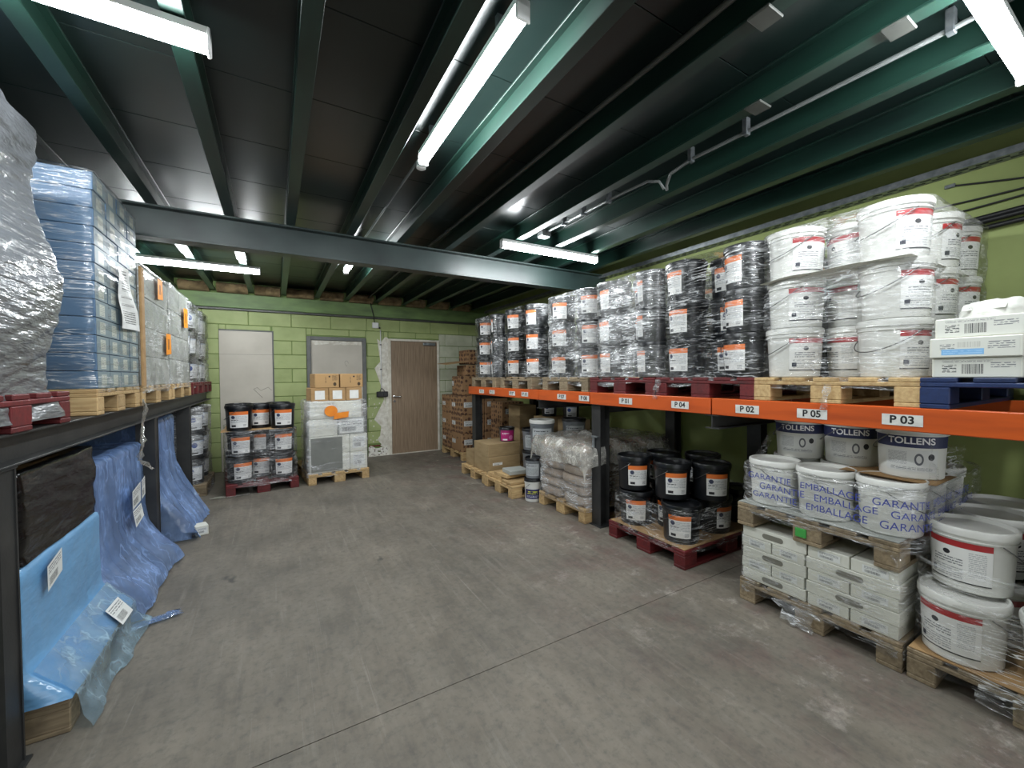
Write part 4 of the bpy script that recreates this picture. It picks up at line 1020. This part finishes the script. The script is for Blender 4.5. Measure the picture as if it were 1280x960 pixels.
for j in range(26):
    z = .715 + .375 * j / 25
    bw_rows.append([(x * (1 + .04 * noise.noise((x * 4, y * 4, z * 22 + y * 3))), y * (1 + .014 * noise.noise((x * 4, y * 4, z * 26 + 4))) , z) for x, y in base])
for t in range(1, 6): bw_rows.append([(x * (1 - t / 5.2), y * (1 - t / 5.2), 1.09 + .01 * t / 5) for x, y in base])
tag(ob('black_bale', G().grid(bw_rows, True).mesh('black_bale', 'black_wrap', 180), None, (-1.19, 2.78, 0)), 'black film-wrapped bale lying on the light blue boards', 'bale')
carton('kraft_carton', 'small brown carton between the black bale and rack beam', -1.12, 2.85, 1.102, .3, .3, .035, 'cardboard')
def note(label, me_pts, mat='label_box', name='paper_label'):
    return tag(ob(name, quad_uv(mat, name, *me_pts)), label, 'paper label')
note('white shipping label near the top of the light blue plastic', [(-.862, 2.51, .55), (-.862, 2.65, .59), (-.862, 2.65, .695), (-.862, 2.51, .66)])
note('white label on the pale skirt at the foot of the boards', [(-.724, 2.90, .155), (-.722, 3.07, .15), (-.79, 3.09, .235), (-.80, 2.93, .235)])
# middle: tall panels under deeper blue plastic
b2 = ob('panel_stack', G().box(-.53, .0, -.54, .54, 0, .80, .02).mesh('panel_stack', 'board_dark'), None, (-.985, 3.75, .148)); tag(b2, 'tall stack of panels inside the deep blue plastic', 'panels')
pallet('worn pallet under the deep blue plastic beyond the rack post', -1.32, 3.75, 0, 'wood_old', W=1.0, L=1.0)
drape('deep blue plastic cover over tall panels, two labels on it', [(-1.5, .955), (-.96, .965), (-.935, .94), (-.925, .46), (-.90, .33), (-.83, .20), (-.765, .11), (-.745, .02)], 3.205, 4.33, 'film_blue', 8, foot=.07, amp=.026, end=True)
note('white label high on the deep blue plastic, left one', [(-.88, 3.80, .54), (-.88, 4.0, .56), (-.88, 4.0, .70), (-.88, 3.80, .67)])
note('white label high on the deep blue plastic, right one', [(-.88, 4.03, .56), (-.88, 4.12, .58), (-.88, 4.12, .72), (-.88, 4.03, .70)])
note('white label hanging lower on the deep blue plastic', [(-.86, 3.78, .42), (-.86, 3.98, .45), (-.88, 4.0, .54), (-.88, 3.80, .53)])
strip('flattened tail of blue plastic lying on the floor', [(-.75 + .032 * i, 3.14 + .012 * i, .014) for i in range(8)], .12, 'film_blue', seed=71, name='plastic_tail')
# far: blue plastic beyond second post
b3 = ob('panel_stack', G().box(-.5, 0, -.40, .40, 0, .93, .02).mesh('panel_stack', 'board_dark'), None, (-.985, 5.08, .148)); tag(b3, 'panels inside the blue plastic between second and third posts', 'panels')
pallet('worn pallet under the blue plastic between second and third posts', -1.32, 5.10, 0, 'wood_old', W=.8, L=1.0)
drape('blue plastic cover between the second and third rack posts', [(-1.5, 1.09), (-.97, 1.095), (-.945, 1.07), (-.92, .6), (-.86, .40), (-.78, .22), (-.72, .08), (-.70, .012)], 4.60, 5.52, 'film_blue', 14, foot=.08, amp=.03, end=True)
carton('small_box', 'small white box on the floor by the far blue plastic', -.63, 4.76, 0, .10, .12, .09, 'carton_white', None, ('label_box', .1, .9, .2, .8), .3)
# wrapped pails under the left rack
pallet('dark pallet beside third rack post under wrapped pails', -1.36, 6.66, 0, 'wood_old', W=.8)
pail_stack('bluelab', 'black pail with pale label', 'floor stack', -1.36, 6.66, .145, 3, .315, {0: W(-52), 1: W(-45), 2: W(-30), 3: W(-60)}, jitter=.006, pat=PAT4, group='pale-labelled black pails on the floor', hz=.97)
wrap('clear film round the pale-labelled pails on the floor', -1.36, 6.66, .59, .402, .02, 1.10, 'film_veil', .15, (.44, .76), .01, seed=77, top=.14, flare=.03, uneven=.03)

# -------------------------------------------------- against the back wall
BX, BY = -.205, 6.66
pallet('red pallet standing before the beige blocked doorway', BX, BY, 0, 'wood_red', rz=PI / 2 + .10)
PATB = [('front left', -.42, .235), ('front right', -.42, -.235), ('recessed middle', -.21, 0), ('left side, second row', 0, .235), ('right side, second row', 0, -.235)]
pail_stack('blackbig', 'black pail', 'stack before the beige doorway', BX, BY, .146, 3, .324, {0: W(283), 1: W(285), 2: W(268), 3: W(200), 4: W(330)}, jitter=.008, pat=PATB, rz=PI / 2 + .10, group='black pails before the beige doorway', s=1.02)
sheet('yellowish card sheet between top and middle layers of black pails', BX, BY, .146 + .648 + .002, .78, 1.1, 5, 'cardboard', .02)
wrap('clear film round the lower two layers of back black pails', BX, BY, .60, .405, .10, .79, 'film_clear', .14, (.44,), .010, seed=83, top=.05, rz=PI / 2 + .10, flare=.012, uneven=.05)

CX, CY = .71, 6.70
pallet('pale pallet under the tall pile of wrapped white cartons', CX, CY, 0, 'wood', rz=PI / 2 + .09)
def back_box(label, dx, dy, z, sx, sy, sz, mat, end=None, ch=.006, group='cartons before the grey-framed doorway'):
    a = .09; x = CX + dx * math.cos(a) - dy * math.sin(a); y = CY + dx * math.sin(a) + dy * math.cos(a)
    return carton('carton', label, x, y, z, sx, sy, sz, mat, None, end, a, group, ch=ch)
z = .145
back_box('big pale carton with grey panel, lowest left of the wrapped pile', -.12, -.32, z, .52, .5, .25, 'carton_white', None)
back_box('pale carton with printed end, lowest right of the wrapped pile', .265, -.32, z, .24, .5, .25, 'carton_white', ('label_box', .15, .85, .2, .85))
back_box('big pale carton with grey panel, second up in the wrapped pile', -.12, -.32, z + .252, .52, .5, .25, 'carton_white', None)
back_box('pale carton with printed end, second up in the wrapped pile', .265, -.32, z + .252, .24, .5, .25, 'carton_white', ('label_box', .15, .85, .2, .85))
back_box('white carton third up in the wrapped pile, left', -.2, -.32, z + .504, .36, .5, .235, 'carton_white')
back_box('white carton third up in the wrapped pile, right', .17, -.32, z + .504, .36, .5, .235, 'carton_grey', ('label_box', .05, .95, .1, .9))
back_box('wide white carton under the brown cartons, with orange notes', -.03, -.32, z + .741, .68, .5, .24, 'carton_white')
g_ = ob('grey_sheet', cbox_mesh(.40, .006, .46, 'sheet_grey', .001), None, (CX - .16 - .09 * -.575, CY - .585 - .012, .17), .09); tag(g_, 'dark grey sheet inside the film on the lowest big cartons', 'panel')
zt = z + .984
for i in range(3): back_box(['left', 'middle', 'right'][i] + ' brown carton with white label in the lower brown row', -.235 + .225 * i, -.36, zt, .22, .4, .185, 'cardboard', ('paper', .22, .78, .15, .8))
for i in range(2): back_box(['left', 'right'][i] + ' brown printed carton at the very top of the pile', -.14 + .325 * i, -.36, zt + .187, .31, .4, .195, 'cardboard', ('carton_print', .02, .98, .03, .97))
wrap('clear film round the pale cartons before the grey-framed doorway', CX + .02, CY - .31, .40, .275, .10, zt + .0, 'film_veil', .03, (.40, .65, .88), .012, seed=91, top=.06, rz=.09, flare=.01, uneven=.03)
for i, (dx, zz, s, r) in enumerate(((-.08, .995, .085, .3), (.05, .93, .085, -.2))):
    pts = [(s * math.cos(2 * PI * k / 14) * (1 if i == 0 else 1.25), 0, s * (.9 if i == 0 else .6) * math.sin(2 * PI * k / 14)) for k in range(14)] if i == 0 else [(-s * 1.2, 0, -s * .6), (s * 1.1, 0, -s * .35), (s * 1.2, 0, s * .6), (-s, 0, s * .4)]
    me = G().add(pts + [(p[0], .003, p[2]) for p in pts], [tuple(range(len(pts))), tuple(range(2 * len(pts) - 1, len(pts) - 1, -1))] + [(k, (k + 1) % len(pts), len(pts) + (k + 1) % len(pts), len(pts) + k) for k in range(len(pts))]).mesh('orange_note', 'orange_sticker')
    tag(ob('orange_note', me, None, (CX + .03 + dx, CY - .31 - .292 + .09 * dx - .012 * i, zz), .09), ['round orange note on the pale wrapped cartons', 'oblong orange note on the pale wrapped cartons'][i], 'note')

# ================================================================== FITTINGS
def cable(name, label, cat, pts, r, mat='cable_black', n=6):
    return tag(ob(name, G().tube(pts, r, n).mesh(name, mat, 180)), label, cat)
jb = thing('junction_box', 'white junction box high on the green block wall', 'junction box', (1.60, YB - .0, 2.40))
ob('body', G().box(-.055, .055, -.045, -.001, -.05, .05, .006).mesh('body', 'lamp_body'), jb)
ob('gland', G().tube([(.055, -.02, -.03), (.085, -.02, -.05)], .014, 8).mesh('gland', 'dark_fitting'), jb)
cable('wall_conduit', 'thin white conduit running down to the black socket', 'conduit', [(1.69, YB - .015, 2.32), (1.69, YB - .015, 1.22)], .009, 'lamp_body')
for zz in (2.05, 1.6): tag(ob('conduit_clip', G().box(-.016, .016, -.028, -.001, -.008, .008, .002).mesh('conduit_clip', 'dark_fitting'), None, (1.69, YB, zz)), f'small dark clip holding the white conduit, {"upper" if zz > 2 else "lower"} one', 'clip')
cable('power_cable', 'black cable from ceiling down to the white junction box', 'cable', [(1.50, YB - .09, 2.80), (1.53, YB - .085, 2.68), (1.56, YB - .08, 2.56), (1.58, YB - .03, 2.47), (1.59, YB - .02, 2.45)], .008)
so = thing('wall_socket', 'black double power socket on the wall beside the timber door', 'socket', (1.70, YB - .012, 1.14))
ob('body', G().box(-.10, .10, -.06, -.001, -.05, .05, .008).mesh('body', 'dark_fitting'), so)
for s in (-1, 1): ob('cover_flap', G().box(s * .048 - .04, s * .048 + .04, -.072, -.06, -.038, .036, .004).mesh('cover_flap', 'cable_black'), so)
ob('lead', G().tube([(-.04, -.03, .05), (-.02, -.02, .09), (-.005, -.01, .11), (.02, -.02, .09), (.045, -.03, .05)], .006, 6).mesh('lead', 'cable_black', 180), so)
cable('steel_conduit', 'grey conduit with clips under the deck, right of centre', 'conduit', [(2.42, -.5, 2.87), (2.41, .55, 2.87), (2.385, 1.37, 2.87), (2.37, 1.72, 2.87), (2.395, 1.90, 2.86), (2.44, 1.97, 2.82), (2.47, 1.99, 2.80)], .011, 'conduit_grey', 8)
cable('steel_conduit', 'grey conduit leading to the small junction box near strip lamp', 'conduit', [(2.44, 1.99, 2.80), (2.40, 2.00, 2.85), (2.37, 2.08, 2.875), (2.35, 2.3, 2.875), (2.33, 3.28, 2.875)], .010, 'conduit_grey', 8)
for i, (x, y) in enumerate(((2.41, .55), (2.385, 1.37), (2.37, 1.72), (2.345, 2.45), (2.34, 2.75), (2.335, 3.02))):
    tag(ob('pipe_clip', G().box(-.02, .02, -.014, .014, -.02, ZD - 2.87, .003).mesh('pipe_clip', 'galvanised'), None, (x, y, 2.87)), ['pipe clip nearest to the top right lamp', 'second pipe clip from the top right lamp', 'pipe clip just before the conduit bend', 'first pipe clip after the conduit bend', 'middle pipe clip after the conduit bend', 'last pipe clip before the small junction box'][i], 'clip')
jb2 = thing('junction_box', 'small grey junction box under the deck by the strip lamp', 'junction box', (2.33, 3.34, 2.84)); ob('body', G().box(-.05, .05, -.05, .05, 0, .06, .006).mesh('body', 'conduit_grey'), jb2); ob('cover', G().box(-.045, .045, -.045, .045, -.006, 0, .002).mesh('cover', 'galvanised'), jb2)
cable('steel_conduit', 'long dark conduit parallel to the joists, centre of ceiling', 'conduit', [(1.50, YF, 2.87), (1.50, 1.1, 2.87), (1.46, 4.26, 2.87), (1.46, YB - .15, 2.87)], .013, 'steel_grey', 8)
cable('steel_conduit', 'thin conduit feeding the middle strip lamp, towards cross beam', 'conduit', [(.835, 2.60, 2.88), (.83, 3.4, 2.89), (.82, 4.4, 2.89)], .009, 'conduit_grey', 8)
# perforated tray along the top of the right wall
tr = thing('cable_tray', 'perforated grey metal cable tray along the top of right wall', 'cable tray', (XR - .06, 3.0, 2.76))
ob('rail', G().box(-.055, -.045, -4.2, 4.6, -.0, .045, .001).mesh('rail', 'galvanised'), tr); ob('rail', G().box(.045, .055, -4.2, 4.6, .0, .045, .001).mesh('rail', 'galvanised'), tr)
g = G().box(-.045, -.03, -4.2, 4.6, 0, .003).box(-.008, .008, -4.2, 4.6, 0, .003).box(.03, .045, -4.2, 4.6, 0, .003)
y = -4.2; i = 0
while y < 4.55: g.box(-.03, -.008, y, y + .03, 0, .003).box(.008, .03, y + .035, y + .065, 0, .003); y += .085
ob('slotted_base', g.mesh('slotted_base', 'galvanised'), tr)
for i, (y0, za, zb, sag) in enumerate(((1.4, 2.60, 2.66, .06), (1.35, 2.50, 2.70, .05), (1.5, 2.42, 2.60, .05), (1.5, 2.40, 2.57, .05), (1.5, 2.36, 2.52, .05))):
    pts = [(XR - .014 - (.018 if i > 1 else 0), y0 - 2.2 * t / 14, za + (zb - za) * t / 14 - sag * math.sin(PI * t / 14)) for t in range(15)]
    cable('wall_cable', ['thin black cable, topmost on the right green wall', 'thin black cable rising across the right green wall', 'thick black cable, upper of three on the right wall', 'thick black cable, middle of three on the right wall', 'thick black cable, lowest of three on the right wall'][i], 'cable', pts, .006 if i < 2 else .016)
tag(ob('cable_clamp', G().box(-.02, 0, -.025, .025, -.012, .012, .003).mesh('cable_clamp', 'galvanised'), None, (XR, .88, 2.70)), 'small metal clamp under the cable tray on right wall', 'clamp')
cable('wall_cable', 'thin black cable looping down from the metal clamp', 'cable', [(XR - .012, .88 - .13 * i, 2.70 - .16 * math.sin(i / 8 * PI / 2)) for i in range(9)], .006)
strip('pale film scrap on the floor beside the red back pallet', [(-.70 + .05 * i, 6.02 + .01 * math.sin(i), .012) for i in range(9)], .09, 'film_loose', seed=61)
